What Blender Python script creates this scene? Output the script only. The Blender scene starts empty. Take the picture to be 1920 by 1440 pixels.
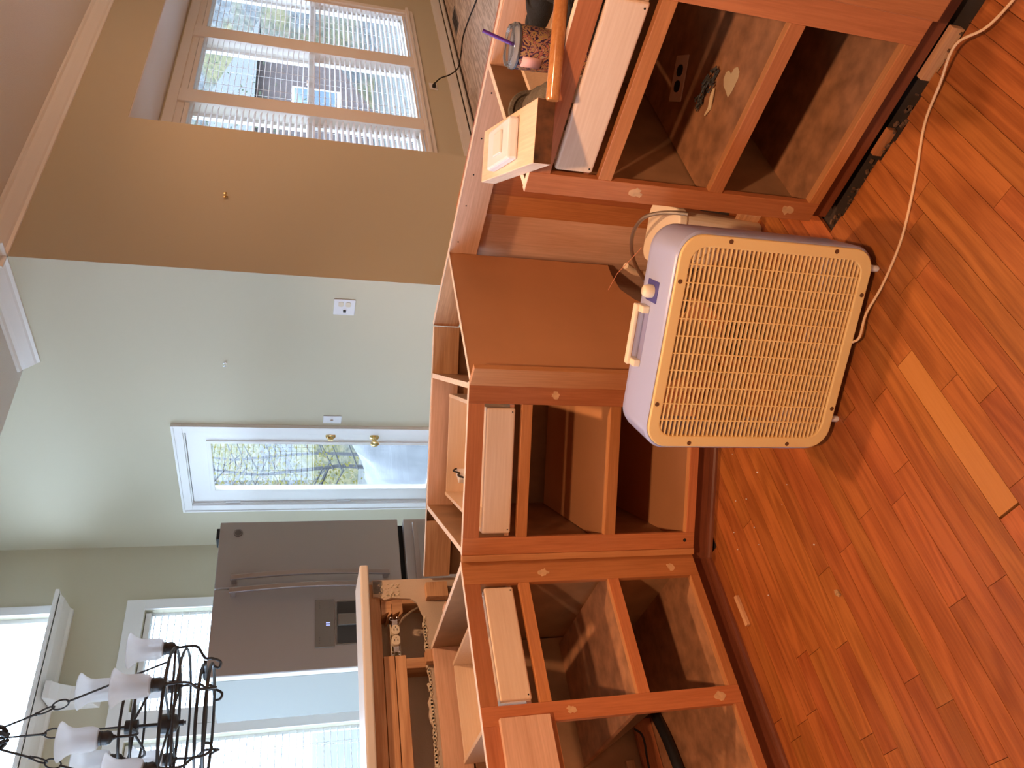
import bpy, bmesh, math, random
from mathutils import Vector, Matrix
random.seed(7)
S = bpy.context.scene
COL = S.collection
PI = math.pi
R = math.radians

# ---------------------------------------------------------------- camera
# portrait photograph stored on its side: real "up" points to the left of the frame
CAM_H = 1.385
yaw, pit, rol = R(42.11319), R(16.07179), R(-1.80189)
cy_, sy_, cp_, sp_, cr_, sr_ = math.cos(yaw), math.sin(yaw), math.cos(pit), math.sin(pit), math.cos(rol), math.sin(rol)
fwd = Vector((sy_*cp_, cy_*cp_, -sp_))
rt = Vector((cy_, -sy_, 0)); dn = fwd.cross(rt)
right = cr_*rt + sr_*dn
down = -sr_*rt + cr_*dn
cam = bpy.data.cameras.new('camera'); camo = bpy.data.objects.new('camera', cam); COL.objects.link(camo)
m = Matrix.Identity(4)
for i in range(3):
    m[i][0] = down[i]; m[i][1] = right[i]; m[i][2] = -fwd[i]
m[2][3] = CAM_H
camo.matrix_world = m
cam.sensor_width = 36; cam.lens = 1421.58/1920*36; cam.clip_start = 0.02; cam.clip_end = 200
S.camera = camo

# ---------------------------------------------------------------- world, lights, exposure
W = bpy.data.worlds.new('sky'); S.world = W; W.use_nodes = True
bg = W.node_tree.nodes['Background']; bg.inputs[0].default_value = (0.58, 0.76, 1.0, 1); bg.inputs[1].default_value = 11.0
def lamp(name, loc, power, col, rad=.06, spot=None):
    l = bpy.data.lights.new(name, 'SPOT' if spot else 'POINT'); l.energy = power
    if spot: l.spot_size = R(spot); l.spot_blend = .45
    l.color = col; l.shadow_soft_size = rad
    o = bpy.data.objects.new(name, l); COL.objects.link(o); o.location = loc
WARM = (1.0, .56, .31); WARM2 = (1.0, .50, .26)
lamp('ceiling_lamp_light', (1.50, 1.35, 2.70), 125, WARM, .05, 124)
lamp('kitchen_lamp_light', (-.30, -.10, 2.70), 265, WARM, .06, 124)
lamp('family_room_fill_light', (4.75, 1.10, 2.74), 28, WARM2, .08, 168)  # unseen fill, added to warm the tan wall and the bay
lamp('family_room_upper_fill_light', (5.30, .60, 2.05), 40, WARM2, .12)  # added fill with no fixture, brightens the upper wall and ceiling
lamp('family_room_fill_light', (7.20, .75, 2.70), 70, WARM2, .08, 168)  # second unseen fill, added further along the bay
S.view_settings.view_transform = 'Standard'; S.view_settings.look = 'None'
S.view_settings.gamma = 1; S.view_settings.exposure = 0.0
S.view_settings.use_curve_mapping = False
try: S.cycles.max_bounces = 10; S.cycles.transparent_max_bounces = 24; S.cycles.diffuse_bounces = 5
except Exception: pass

# ---------------------------------------------------------------- materials
def newmat(name):
    mt = bpy.data.materials.new(name); mt.use_nodes = True
    nt = mt.node_tree; b = nt.nodes['Principled BSDF']
    return mt, nt, b
def nd(nt, t, **k):
    n = nt.nodes.new(t)
    for a, v in k.items():
        if a.startswith('i_'):
            n.inputs[int(a[2:])].default_value = v
        else: setattr(n, a, v)
    return n
def lk(nt, a, b): nt.links.new(a, b)
def ramp(nt, fac, stops):
    r = nd(nt, 'ShaderNodeValToRGB'); e = r.color_ramp.elements
    while len(e) < len(stops): e.new(.5)
    for el, (p, c) in zip(e, stops): el.position = p; el.color = (*c, 1)
    lk(nt, fac, r.inputs[0]); return r.outputs[0]
def plain(name, col, rough=.5, metal=0, bump=0, bscale=200, var=0, vscale=6, spec=.5):
    mt, nt, b = newmat(name)
    b.inputs['Base Color'].default_value = (*col, 1); b.inputs['Roughness'].default_value = rough
    b.inputs['Metallic'].default_value = metal; b.inputs['Specular IOR Level'].default_value = spec
    tc = nd(nt, 'ShaderNodeTexCoord')
    if var:
        n = nd(nt, 'ShaderNodeTexNoise'); n.inputs['Scale'].default_value = vscale; n.inputs['Detail'].default_value = 5
        lk(nt, tc.outputs['Object'], n.inputs['Vector'])
        lo = tuple(c*(1-var) for c in col); hi = tuple(min(1, c*(1+var)) for c in col)
        lk(nt, ramp(nt, n.outputs['Fac'], [(.3, lo), (.7, hi)]), b.inputs['Base Color'])
    if bump:
        n2 = nd(nt, 'ShaderNodeTexNoise'); n2.inputs['Scale'].default_value = bscale
        lk(nt, tc.outputs['Object'], n2.inputs['Vector'])
        bp = nd(nt, 'ShaderNodeBump'); bp.inputs['Strength'].default_value = bump; bp.inputs['Distance'].default_value = .002
        lk(nt, n2.outputs['Fac'], bp.inputs['Height']); lk(nt, bp.outputs[0], b.inputs['Normal'])
    return mt
def wood(name, dark, light, axis='x', rough=.4, rnd=.18, rings=26, grain=.5, spec=.5, hue=0.0):
    mt, nt, b = newmat(name)
    tc = nd(nt, 'ShaderNodeTexCoord'); oi = nd(nt, 'ShaderNodeObjectInfo')
    add = nd(nt, 'ShaderNodeVectorMath', operation='ADD'); mul = nd(nt, 'ShaderNodeVectorMath', operation='MULTIPLY')
    cmb = nd(nt, 'ShaderNodeCombineXYZ')
    for i in range(3): lk(nt, oi.outputs['Random'], cmb.inputs[i])
    mul.inputs[1].default_value = (37.3, 51.7, 23.1)
    lk(nt, cmb.outputs[0], mul.inputs[0]); lk(nt, tc.outputs['Object'], add.inputs[0]); lk(nt, mul.outputs[0], add.inputs[1])
    def mapped(al, ac):
        mp = nd(nt, 'ShaderNodeMapping'); s = {'x': (al, ac, ac), 'y': (ac, al, ac), 'z': (ac, ac, al)}[axis]
        mp.inputs['Scale'].default_value = s; lk(nt, add.outputs[0], mp.inputs['Vector']); return mp.outputs[0]
    n1 = nd(nt, 'ShaderNodeTexNoise'); n1.inputs['Scale'].default_value = 1; n1.inputs['Detail'].default_value = 1.5
    lk(nt, mapped(1.3, 11), n1.inputs['Vector'])
    ms = nd(nt, 'ShaderNodeMath', operation='MULTIPLY'); ms.inputs[1].default_value = rings*2
    lk(nt, n1.outputs['Fac'], ms.inputs[0])
    sn = nd(nt, 'ShaderNodeMath', operation='SINE'); lk(nt, ms.outputs[0], sn.inputs[0])
    n2 = nd(nt, 'ShaderNodeTexNoise'); n2.inputs['Scale'].default_value = 1; n2.inputs['Detail'].default_value = 6
    n2.inputs['Roughness'].default_value = .65
    lk(nt, mapped(7, 170), n2.inputs['Vector'])
    m1 = nd(nt, 'ShaderNodeMath', operation='MULTIPLY_ADD'); m1.inputs[1].default_value = .16*grain*2; lk(nt, sn.outputs[0], m1.inputs[0])
    lk(nt, n2.outputs['Fac'], m1.inputs[2])
    n3 = nd(nt, 'ShaderNodeTexNoise'); n3.inputs['Scale'].default_value = 1; n3.inputs['Detail'].default_value = 3
    lk(nt, mapped(2.5, 9), n3.inputs['Vector'])
    m2 = nd(nt, 'ShaderNodeMath', operation='MULTIPLY_ADD'); m2.inputs[1].default_value = .6; lk(nt, n3.outputs['Fac'], m2.inputs[0]); lk(nt, m1.outputs[0], m2.inputs[2])
    mid = tuple((a+c)/2 for a, c in zip(dark, light))
    colr = ramp(nt, m2.outputs[0], [(.50, dark), (.78, mid), (1.0, light)])
    hsv = nd(nt, 'ShaderNodeHueSaturation'); lk(nt, colr, hsv.inputs['Color'])
    mr = nd(nt, 'ShaderNodeMapRange'); mr.inputs['To Min'].default_value = 1-rnd; mr.inputs['To Max'].default_value = 1+rnd
    lk(nt, oi.outputs['Random'], mr.inputs['Value']); lk(nt, mr.outputs[0], hsv.inputs['Value'])
    if hue:
        fr = nd(nt, 'ShaderNodeMath', operation='FRACT'); mm = nd(nt, 'ShaderNodeMath', operation='MULTIPLY'); mm.inputs[1].default_value = 7.31
        lk(nt, oi.outputs['Random'], mm.inputs[0]); lk(nt, mm.outputs[0], fr.inputs[0])
        mh = nd(nt, 'ShaderNodeMapRange'); mh.inputs['To Min'].default_value = .5-hue; mh.inputs['To Max'].default_value = .5+hue
        lk(nt, fr.outputs[0], mh.inputs['Value']); lk(nt, mh.outputs[0], hsv.inputs['Hue'])
    lk(nt, hsv.outputs[0], b.inputs['Base Color'])
    b.inputs['Roughness'].default_value = rough; b.inputs['Specular IOR Level'].default_value = spec
    bp = nd(nt, 'ShaderNodeBump'); bp.inputs['Strength'].default_value = .15; bp.inputs['Distance'].default_value = .0006
    lk(nt, n2.outputs['Fac'], bp.inputs['Height']); lk(nt, bp.outputs[0], b.inputs['Normal'])
    return mt
def thin_glass(name, tint=(1, 1, 1), refl=.10, rough=.0):
    mt = bpy.data.materials.new(name); mt.use_nodes = True; nt = mt.node_tree; nt.nodes.clear()
    o = nd(nt, 'ShaderNodeOutputMaterial'); t = nd(nt, 'ShaderNodeBsdfTransparent'); g = nd(nt, 'ShaderNodeBsdfGlossy'); mx = nd(nt, 'ShaderNodeMixShader')
    t.inputs[0].default_value = (*tint, 1); g.inputs['Roughness'].default_value = rough
    lw = nd(nt, 'ShaderNodeLayerWeight'); lw.inputs[0].default_value = .3
    mm = nd(nt, 'ShaderNodeMath', operation='MULTIPLY'); mm.inputs[1].default_value = refl*2; lk(nt, lw.outputs['Fresnel'], mm.inputs[0])
    lk(nt, mm.outputs[0], mx.inputs[0]); lk(nt, t.outputs[0], mx.inputs[1]); lk(nt, g.outputs[0], mx.inputs[2]); lk(nt, mx.outputs[0], o.inputs[0])
    return mt
def translucent(name, col, tr=.5, transp=0.0, var=0):
    mt = bpy.data.materials.new(name); mt.use_nodes = True; nt = mt.node_tree; nt.nodes.clear()
    o = nd(nt, 'ShaderNodeOutputMaterial'); d = nd(nt, 'ShaderNodeBsdfDiffuse'); t = nd(nt, 'ShaderNodeBsdfTranslucent'); mx = nd(nt, 'ShaderNodeMixShader')
    d.inputs[0].default_value = (*col, 1); t.inputs[0].default_value = (*col, 1); mx.inputs[0].default_value = tr
    lk(nt, d.outputs[0], mx.inputs[1]); lk(nt, t.outputs[0], mx.inputs[2]); out = mx.outputs[0]
    if var:
        tc = nd(nt, 'ShaderNodeTexCoord'); n = nd(nt, 'ShaderNodeTexNoise'); n.inputs['Scale'].default_value = 14; n.inputs['Detail'].default_value = 4
        lk(nt, tc.outputs['Object'], n.inputs['Vector'])
        c = ramp(nt, n.outputs['Fac'], [(.35, tuple(x*(1-var) for x in col)), (.65, col)]); lk(nt, c, d.inputs[0]); lk(nt, c, t.inputs[0])
    if transp:
        tp = nd(nt, 'ShaderNodeBsdfTransparent'); m2 = nd(nt, 'ShaderNodeMixShader'); m2.inputs[0].default_value = transp
        lk(nt, out, m2.inputs[1]); lk(nt, tp.outputs[0], m2.inputs[2]); out = m2.outputs[0]
    lk(nt, out, o.inputs[0]); return mt

M = {}
M['paint'] = plain('khaki_wall_paint', (.60, .555, .415), .75, bump=.15, bscale=350)
M['ceiling'] = plain('ceiling_texture', (.74, .72, .70), .9, bump=1.0, bscale=260)
M['trim'] = plain('white_trim', (.90, .90, .89), .35)
M['trimw'] = plain('white_window_frame', (.82, .80, .76), .4)
M['subfloor'] = plain('subfloor_dark', (.03, .018, .012), .9, var=.4)
M['outfloor'] = plain('dining_floor', (.45, .25, .12), .4, var=.1)
OD, OL = (.24, .064, .015), (.405, .125, .031)
M['oak'] = wood('stained_oak', OD, OL, 'x', rough=.32, rnd=.11, rings=24, grain=.42, hue=.006)
M['oak_light'] = wood('pale_plank', (.44, .175, .042), (.50, .205, .055), 'x', rough=.3, rnd=.02, rings=6, grain=.2)
M['rawoak'] = wood('raw_oak', (.42, .30, .20), (.68, .54, .40), 'x', rough=.6, rnd=.10, rings=22, grain=.7)
FD, FL = (.36, .125, .042), (.52, .20, .075)
for a in 'xyz':
    M['frame_'+a] = wood('cabinet_frame_'+a, FD, FL, a, rough=.38, rnd=.12, rings=7, grain=.18, hue=.008)
    M['framel_'+a] = wood('light_frame_wood_'+a, (.46, .19, .07), (.60, .28, .11), a, rough=.42, rnd=.05, rings=6, grain=.15)
    M['pink_'+a] = wood('raw_board_'+a, (.60, .35, .22), (.78, .50, .35), a, rough=.55, rnd=.08, rings=6, grain=.3)
    M['pine_'+a] = wood('pine_lumber_'+a, (.42, .20, .09), (.66, .38, .20), a, rough=.6, rnd=.14, rings=12, grain=.4)
M['maple'] = wood('maple_ply', (.70, .52, .36), (.80, .63, .47), 'x', rough=.45, rnd=.04, rings=4, grain=.2)
M['edge'] = plain('raw_ply_edge', (.80, .66, .54), .6, var=.08, vscale=60)
M['particle'] = plain('particle_board', (.36, .20, .10), .55, bump=.1, bscale=500, var=.22, vscale=9)
M['dusty'] = plain('dusty_shelf', (.36, .17, .08), .6, var=.3, vscale=22)
M['mdf'] = plain('mdf_panel', (.60, .285, .125), .6, bump=.05, var=.06, vscale=4)
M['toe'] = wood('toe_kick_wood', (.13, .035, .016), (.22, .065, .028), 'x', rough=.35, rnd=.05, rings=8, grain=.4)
M['black'] = plain('black_plastic', (.012, .012, .013), .45)
M['blackiron'] = plain('black_iron', (.025, .027, .03), .42, spec=.6)
M['steel'] = plain('braided_steel', (.45, .40, .33), .35, metal=.9, bump=.6, bscale=900)
M['brass'] = plain('brass', (.85, .62, .28), .16, metal=1)
M['chrome'] = plain('chrome', (.8, .8, .82), .12, metal=1)
M['fridge'] = plain('slate_steel', (.40, .37, .355), .38, metal=.3, bump=.02, bscale=90)
M['fridgeh'] = plain('handle_steel', (.42, .37, .35), .28, metal=.8)
M['fridgeside'] = plain('fridge_side_paint', (.27, .29, .265), .55)
M['fridgeedge'] = plain('door_edge_light', (.72, .74, .70), .5)
M['darkgap'] = plain('dark_gap', (.01, .01, .01), .8)
M['dispanel'] = plain('dispenser_panel', (.24, .225, .21), .2, metal=.6)
M['fanblue'] = plain('periwinkle_plastic', (.40, .44, .66), .30, spec=.5)
M['fantan'] = plain('yellowed_plastic', (.82, .60, .27), .42)
M['fanblade'] = plain('fan_blade_plastic', (.62, .46, .26), .45)
M['cream'] = plain('cream_plastic', (.80, .68, .50), .35)
M['knobplate'] = plain('blue_knob_plate', (.07, .07, .28), .35)
M['cordw'] = plain('cream_cord', (.72, .50, .30), .45)
M['white'] = plain('white_plastic', (.80, .80, .82), .35)
M['ivory'] = plain('ivory_plastic', (.72, .64, .50), .35)
M['slat'] = translucent('blind_slat', (.85, .86, .86), .35)
M['shade'] = translucent('frosted_glass_shade', (.98, .985, .99), .70, .38, .02)
M['glass'] = thin_glass('window_glass', refl=.025)
M['clear'] = thin_glass('clear_lid', (.85, .87, .9), .5, .03)
M['drywall'] = plain('drywall_face', (.62, .50, .38), .8, bump=.3, var=.06)
M['gypsum'] = plain('gypsum_edge', (.72, .62, .46), .9, bump=1, bscale=150, var=.15, vscale=40)
M['cap'] = plain('bar_cap_paint', (.78, .74, .68), .35)
M['purple'] = plain('purple_straw', (.10, .02, .26), .35)
M['cloth_grey'] = plain('grey_suede', (.15, .125, .095), .95, bump=1.5, bscale=260, var=.25, vscale=40)
M['cloth_black'] = plain('black_knit', (.010, .010, .010), .85, bump=.8, bscale=300)
M['darkwoodend'] = plain('weathered_end_grain', (.10, .04, .015), .5, var=.8, vscale=30)
M['pale_board'] = wood('pale_board', (.72, .50, .35), (.88, .66, .48), 'x', rough=.6, rnd=.02, rings=8, grain=.3)
M['filler'] = plain('wood_filler', (.62, .38, .20), .7, var=.15, vscale=50)
M['paper'] = plain('yellowed_paper', (.62, .48, .28), .8)
M['brick'] = plain('far_brick', (.085, .06, .055), .8, var=.2)
M['lawn'] = plain('autumn_ground', (.06, .06, .05), .9, var=.3, vscale=1.5)
M['tarp'] = plain('grey_tarp', (.045, .046, .048), .5, var=.6, vscale=3)
M['bark'] = plain('bark', (.06, .058, .06), .9)
M['leafy'] = translucent('yellow_leaves', (.16, .14, .035), .5)
M['leafo'] = translucent('orange_leaves', (.16, .11, .07), .5)
M['leafg'] = translucent('green_leaves', (.075, .09, .055), .5)
M['display'] = None
mt, nt, b = newmat('blue_display'); b.inputs['Base Color'].default_value = (.1, .1, .3, 1)
b.inputs['Emission Color'].default_value = (.45, .55, 1, 1); b.inputs['Emission Strength'].default_value = 1.2; M['display'] = mt
# swirled print of the tumbler
mt, nt, b = newmat('swirl_print')
tc = nd(nt, 'ShaderNodeTexCoord'); n = nd(nt, 'ShaderNodeTexNoise'); n.inputs['Scale'].default_value = 44; n.inputs['Detail'].default_value = 2; n.inputs['Distortion'].default_value = 1.6
lk(nt, tc.outputs['Object'], n.inputs['Vector'])
c = ramp(nt, n.outputs['Fac'], [(.34, (.05, .03, .10)), (.42, (.55, .28, .22)), (.47, (.62, .42, .16)), (.52, (.09, .04, .12)), (.57, (.60, .24, .18)), (.64, (.62, .50, .36)), (.70, (.12, .07, .18))])
c_ = nt.nodes[-1]; c_.color_ramp.interpolation = 'CONSTANT'
lk(nt, c, b.inputs['Base Color']); b.inputs['Roughness'].default_value = .3; b.inputs['Metallic'].default_value = .3; M['swirl'] = mt

# ---------------------------------------------------------------- mesh helpers
def tag(o, label=None, cat=None, group=None, kind=None):
    if label: o['label'] = label
    if cat: o['category'] = cat
    if group: o['group'] = group
    if kind: o['kind'] = kind
    return o
def empty(name, loc=(0, 0, 0), rz=0, **k):
    o = bpy.data.objects.new(name, None); COL.objects.link(o); o.location = loc; o.rotation_euler = (0, 0, rz); o.empty_display_size = .05
    return tag(o, **k)
class B:
    """collects shapes and links them as ONE mesh object"""
    def __init__(s): s.v = []; s.f = []; s.sm = []
    def add(s, vs, fs, smooth=False):
        n = len(s.v); s.v += [tuple(v) for v in vs]; s.f += [tuple(i+n for i in f) for f in fs]; s.sm += [smooth]*len(fs); return s
    def box(s, x0, x1, y0, y1, z0, z1):
        return s.add([(x0, y0, z0), (x1, y0, z0), (x1, y1, z0), (x0, y1, z0), (x0, y0, z1), (x1, y0, z1), (x1, y1, z1), (x0, y1, z1)],
                     [(0, 3, 2, 1), (4, 5, 6, 7), (0, 1, 5, 4), (1, 2, 6, 5), (2, 3, 7, 6), (3, 0, 4, 7)])
    def obox(s, c, half, mat):
        c = Vector(c); pts = []
        for dz in (-1, 1):
            for dx, dy in ((-1, -1), (1, -1), (1, 1), (-1, 1)):
                pts.append(c + mat @ Vector((dx*half[0], dy*half[1], dz*half[2])))
        return s.add(pts, [(0, 3, 2, 1), (4, 5, 6, 7), (0, 1, 5, 4), (1, 2, 6, 5), (2, 3, 7, 6), (3, 0, 4, 7)])
    def prism(s, poly, d0, d1, plane='xy'):
        """polygon in a plane, extruded along the third axis"""
        mk = {'xy': lambda a, b, d: (a, b, d), 'xz': lambda a, b, d: (a, d, b), 'yz': lambda a, b, d: (d, a, b)}[plane]
        n = len(poly); vs = [mk(a, b, d0) for a, b in poly] + [mk(a, b, d1) for a, b in poly]
        fs = [tuple(range(n-1, -1, -1)), tuple(range(n, 2*n))] + [(i, (i+1) % n, n+(i+1) % n, n+i) for i in range(n)]
        return s.add(vs, fs)
    def tube(s, pts, r, n=8, closed=False, caps=True):
        pts = [Vector(p) for p in pts]; N = len(pts); rr = r if isinstance(r, (list, tuple)) else [r]*N
        up = None; rings = []
        for i, p in enumerate(pts):
            a = pts[(i-1) % N] if (i > 0 or closed) else p; b_ = pts[(i+1) % N] if (i < N-1 or closed) else p
            t = (b_-a).normalized()
            if up is None: up = t.cross(Vector((.31, .17, .93))).normalized()
            u = (up - t*up.dot(t)).normalized(); up = u; w = t.cross(u)
            rings.append([p + rr[i]*(math.cos(2*PI*k/n)*u + math.sin(2*PI*k/n)*w) for k in range(n)])
        vs = [q for g in rings for q in g]; fs = []
        for i in range(N if closed else N-1):
            j = (i+1) % N
            for k in range(n): fs.append((i*n+k, i*n+(k+1) % n, j*n+(k+1) % n, j*n+k))
        if caps and not closed: fs += [tuple(range(n-1, -1, -1)), tuple((N-1)*n+k for k in range(n))]
        return s.add(vs, fs, True)
    def lathe(s, prof, c=(0, 0, 0), n=28, axis='z', wob=None):
        """prof: (radius, height) pairs"""
        mk = {'z': lambda r, h, a: (c[0]+r*math.cos(a), c[1]+r*math.sin(a), c[2]+h), 'y': lambda r, h, a: (c[0]+r*math.cos(a), c[1]+h, c[2]+r*math.sin(a)),
              'x': lambda r, h, a: (c[0]+h, c[1]+r*math.cos(a), c[2]+r*math.sin(a))}[axis]
        vs = []; fs = []
        for r_, h_ in prof:
            for k in range(n): vs.append(mk(r_*(wob(k/n*2*PI) if wob else 1), h_, 2*PI*k/n))
        for i in range(len(prof)-1):
            for k in range(n): fs.append((i*n+k, i*n+(k+1) % n, (i+1)*n+(k+1) % n, (i+1)*n+k))
        if prof[0][0] > 1e-6: fs.append(tuple(range(n-1, -1, -1)))
        if prof[-1][0] > 1e-6: fs.append(tuple((len(prof)-1)*n+k for k in range(n)))
        return s.add(vs, fs, True)
    def build(s, name, mat, parent=None, bevel=0, seg=2, loc=None, rot=None, **k):
        me = bpy.data.meshes.new(name); me.from_pydata(s.v, [], s.f); me.update()
        bm = bmesh.new(); bm.from_mesh(me); bmesh.ops.recalc_face_normals(bm, faces=bm.faces); bm.to_mesh(me); bm.free()
        me.polygons.foreach_set('use_smooth', s.sm)
        o = bpy.data.objects.new(name, me); COL.objects.link(o)
        me.materials.append(mat if not isinstance(mat, str) else M[mat])
        if any(s.sm):
            try: me.set_sharp_from_angle(angle=R(38))
            except Exception: pass
        if parent: o.parent = parent
        if loc: o.location = loc
        if rot: o.rotation_euler = rot
        if bevel:
            md = o.modifiers.new('bevel', 'BEVEL'); md.width = bevel; md.segments = seg; md.limit_method = 'ANGLE'; md.angle_limit = R(40)
        return tag(o, **k)
def bx(name, mat, parent, x0, x1, y0, y1, z0, z1, bevel=0, **k): return B().box(x0, x1, y0, y1, z0, z1).build(name, mat, parent, bevel=bevel, **k)
def struct(name, mat, *boxes, parent=None, bevel=0):
    b_ = B()
    for q in boxes: b_.box(*q)
    o = b_.build(name, mat, parent, bevel=bevel)
    if not parent: o['kind'] = 'structure'
    return o
def inst(src, parent, loc=None, rot=None, scale=None):
    o = src.copy(); COL.objects.link(o); o.parent = parent
    if loc is not None: o.location = loc
    if rot is not None: o.rotation_euler = rot
    if scale is not None: o.scale = scale
    return o
def rrect(w, h, r, n=7, cx=0, cz=0):
    pts = []
    for sx, sz, a0 in ((1, 1, 0), (-1, 1, 90), (-1, -1, 180), (1, -1, 270)):
        for k in range(n+1):
            a = R(a0 + 90*k/n); pts.append((cx + sx*(w/2-r) + r*math.cos(a), cz + sz*(h/2-r) + r*math.sin(a)))
    return pts
def frame_ring(outer, inner, y0, y1, plane='xz'):
    """flat ring between two closed outlines with equal vertex counts"""
    b_ = B(); n = len(outer)
    mk = {'xz': lambda p, d: (p[0], d, p[1]), 'xy': lambda p, d: (p[0], p[1], d), 'yz': lambda p, d: (d, p[0], p[1])}[plane]
    vs = [mk(p, y0) for p in outer] + [mk(p, y0) for p in inner] + [mk(p, y1) for p in outer] + [mk(p, y1) for p in inner]
    fs = []
    for i in range(n):
        j = (i+1) % n
        fs += [(i, j, n+j, n+i), (2*n+i, 3*n+i, 3*n+j, 2*n+j), (i, 2*n+i, 2*n+j, j), (n+i, n+j, 3*n+j, 3*n+i)]
    return b_.add(vs, fs)

# ================================================================ SETTING
XG = 3.19      # daylight wall (door wall)
YB = 2.73      # tan wall with the bay opening
YW = 3.27      # bay window wall
YF = 5.47      # far wall with tall windows
ZC = 2.812     # flat ceiling
# --- floors
fl = struct('floor', 'subfloor', (-2.3, 9.1, -2.1, 5.6, -.12, -.014))
pl = B().box(0, 1, 0, .0562, -.011, 0).build('plank', 'oak', fl, bevel=.0005, seg=1)
first = True; cnt = 0
def lay(x0, x1, y, src, firstcall, jag=0):
    pass
gap = .0013
rows = [-.66 + i*.0572 for i in range(49)]
meshes = {}
def plank_mesh(L, mat, tagname):
    key = (round(L, 2), tagname)
    if key not in meshes:
        o = B().box(0, key[0]-gap, 0, 0.0561, -.011, 0)
        me = bpy.data.meshes.new('plank'); me.from_pydata(o.v, [], o.f); me.materials.append(M[mat]); meshes[key] = me
    return meshes[key]
bpy.data.objects.remove(pl)
def put_plank(x, y, L, mat='oak', parent=fl, z=0):
    o = bpy.data.objects.new('plank', plank_mesh(L, mat, mat)); COL.objects.link(o); o.parent = parent
    o.location = (x, y, z + random.uniform(-.0003, .0003)); return o
LENS = [.26, .34, .42, .50, .58, .66, .78, .90, 1.05, 1.2]
for ri, y in enumerate(rows):
    xend = 1.486 + random.uniform(-.010, .010)
    if 1.64 < y + .03: xend = 3.2 - y - .0
    if y > 1.60: xend = max(min(xend, 3.24 - y), 1.12)
    if y > 2.0: xend = 1.12
    if .98 < y < 1.60: xend = 1.95
    if y > 2.06: break
    x = -1.35 + random.uniform(-.5, 0)
    special = abs(y - 1.0) < .03
    while x < xend - .02:
        L = random.choice(LENS)
        if special and x < .63 < x + L + .25:
            L0 = round(.63 - x, 2)
            if L0 > .05: put_plank(x, y, L0)
            x = .63; put_plank(x, y, .42, 'oak_light'); x = 1.05; continue
        if x + L > xend - .12: L = xend - x
        L = max(round(L, 2), .05)
        put_plank(x, y, L); x += L
# beyond the individually laid boards: plain boards of the same stain under the rest of the kitchen
struct_rest = B()
for k in range(24): struct_rest.box(-2.2, 3.6, -2.04+k*.0575, -2.04+k*.0575+.0562, -.013, -.001)
for k in range(46): struct_rest.box(-2.2, -1.9, -.66+k*.0572, -.66+k*.0572+.0562, -.013, -.001)
o = struct_rest.build('plank_field', 'oak', fl); o['kind'] = 'stuff'
# raw boards past the peninsula
fl2 = struct('floor', 'subfloor', (2.2, 9.05, -2.0, 3.25, -.0135, -.0105))
for i in range(40):
    y = .95 + i*.0572; x = 3.0 + random.uniform(0, .7)
    if y > 3.12: break
    while x < 8.6:
        L = random.choice(LENS[5:]) * 1.0; L = round(min(L, 8.7-x), 2)
        if L < .05: break
        put_plank(x, y, L, 'rawoak', fl2); x += L
struct('floor', 'outfloor', (-2.2, 3.18, 2.9, 5.46, -.0139, 0))
# --- walls
struct('wall_right', 'paint', (XG, XG+.12, YB, 4.03, 0, 4.1), (XG, XG+.12, 4.93, YF+.12, 0, 4.1), (XG, XG+.12, 4.03, 4.93, 2.06, 4.1))
struct('wall_back', 'paint', (XG+.12, 4.552, YB, YB+.12, 0, 3.0), (4.552, 9.1, YB, YB+.12, 2.399, 3.0))
BX0, BX1 = 4.80, 8.0
struct('wall_bay', 'paint', (4.43, BX0, YW, YW+.12, 0, 2.6), (BX1, 9.1, YW, YW+.12, 0, 2.6), (BX0, BX1, YW, YW+.12, 0, .375), (BX0, BX1, YW, YW+.12, 2.32, 2.6), (4.43, 4.552, YB+.12, YW, 0, 2.6))
wins = [(1.97, 2.68), (1.08, 1.79), (.19, .90), (-.70, .01), (-1.59, -.88)]  # the last three are out of view, added for daylight
ww = B(); prev = XG
for a, b_ in wins: ww.box(b_, prev, YF, YF+.12, .45, 2.34); prev = a
ww.box(-2.2, prev, YF, YF+.12, .45, 2.34); ww.box(-2.2, XG, YF, YF+.12, 0, .45); ww.box(-2.2, XG, YF, YF+.12, 2.34, 2.87)
ww.box(2.68, XG, YF, YF+.12, 2.87, 3.42); ww.box(-2.2, XG, YF, YF+.12, 3.42, 4.1); ww.box(-2.2, -1.3, YF, YF+.12, 2.87, 3.42)
o = ww.build('wall_far', 'paint'); o['kind'] = 'structure'
# dining side wall to the left (out of the frame) with openings added to let in more daylight
struct('wall_left', 'paint', (-2.32, -2.2, -2.1, 2.9, 0, 3.0), (-2.32, -2.2, 2.9, YF+.12, 0, .12), (-2.32, -2.2, 2.9, YF+.12, 3.1, 4.1), (-2.32, -2.2, 5.35, YF+.12, .12, 3.1), (-2.32, -2.2, 4.08, 4.18, .12, 3.1), (-2.32, -2.2, 2.9, YF, 2.2, 2.3))
struct('wall_front', 'paint', (-2.32, 9.1, -2.12, -2.0, 0, 3.0))
struct('wall_east', 'paint', (9.0, 9.12, -2.0, YW+.12, 0, 3.0))
# --- ceilings
struct('ceiling', 'ceiling', (-2.2, 9.0, -2.0, YB, ZC, ZC+.1), (-2.2, XG, YB, 3.52, ZC, ZC+.1))
cs = B().prism([(3.52, ZC), (5.7, ZC+2.18*.42), (5.7, ZC+2.18*.42+.1), (3.52, ZC+.1)], -2.2, XG, 'yz').build('ceiling', 'ceiling'); cs['kind'] = 'structure'
struct('ceiling', 'ceiling', (4.554, 9.0, YB+.002, YW, 2.392, 2.398), (4.552, 9.0, YB+.12, YW, 2.398, 2.5))
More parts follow.
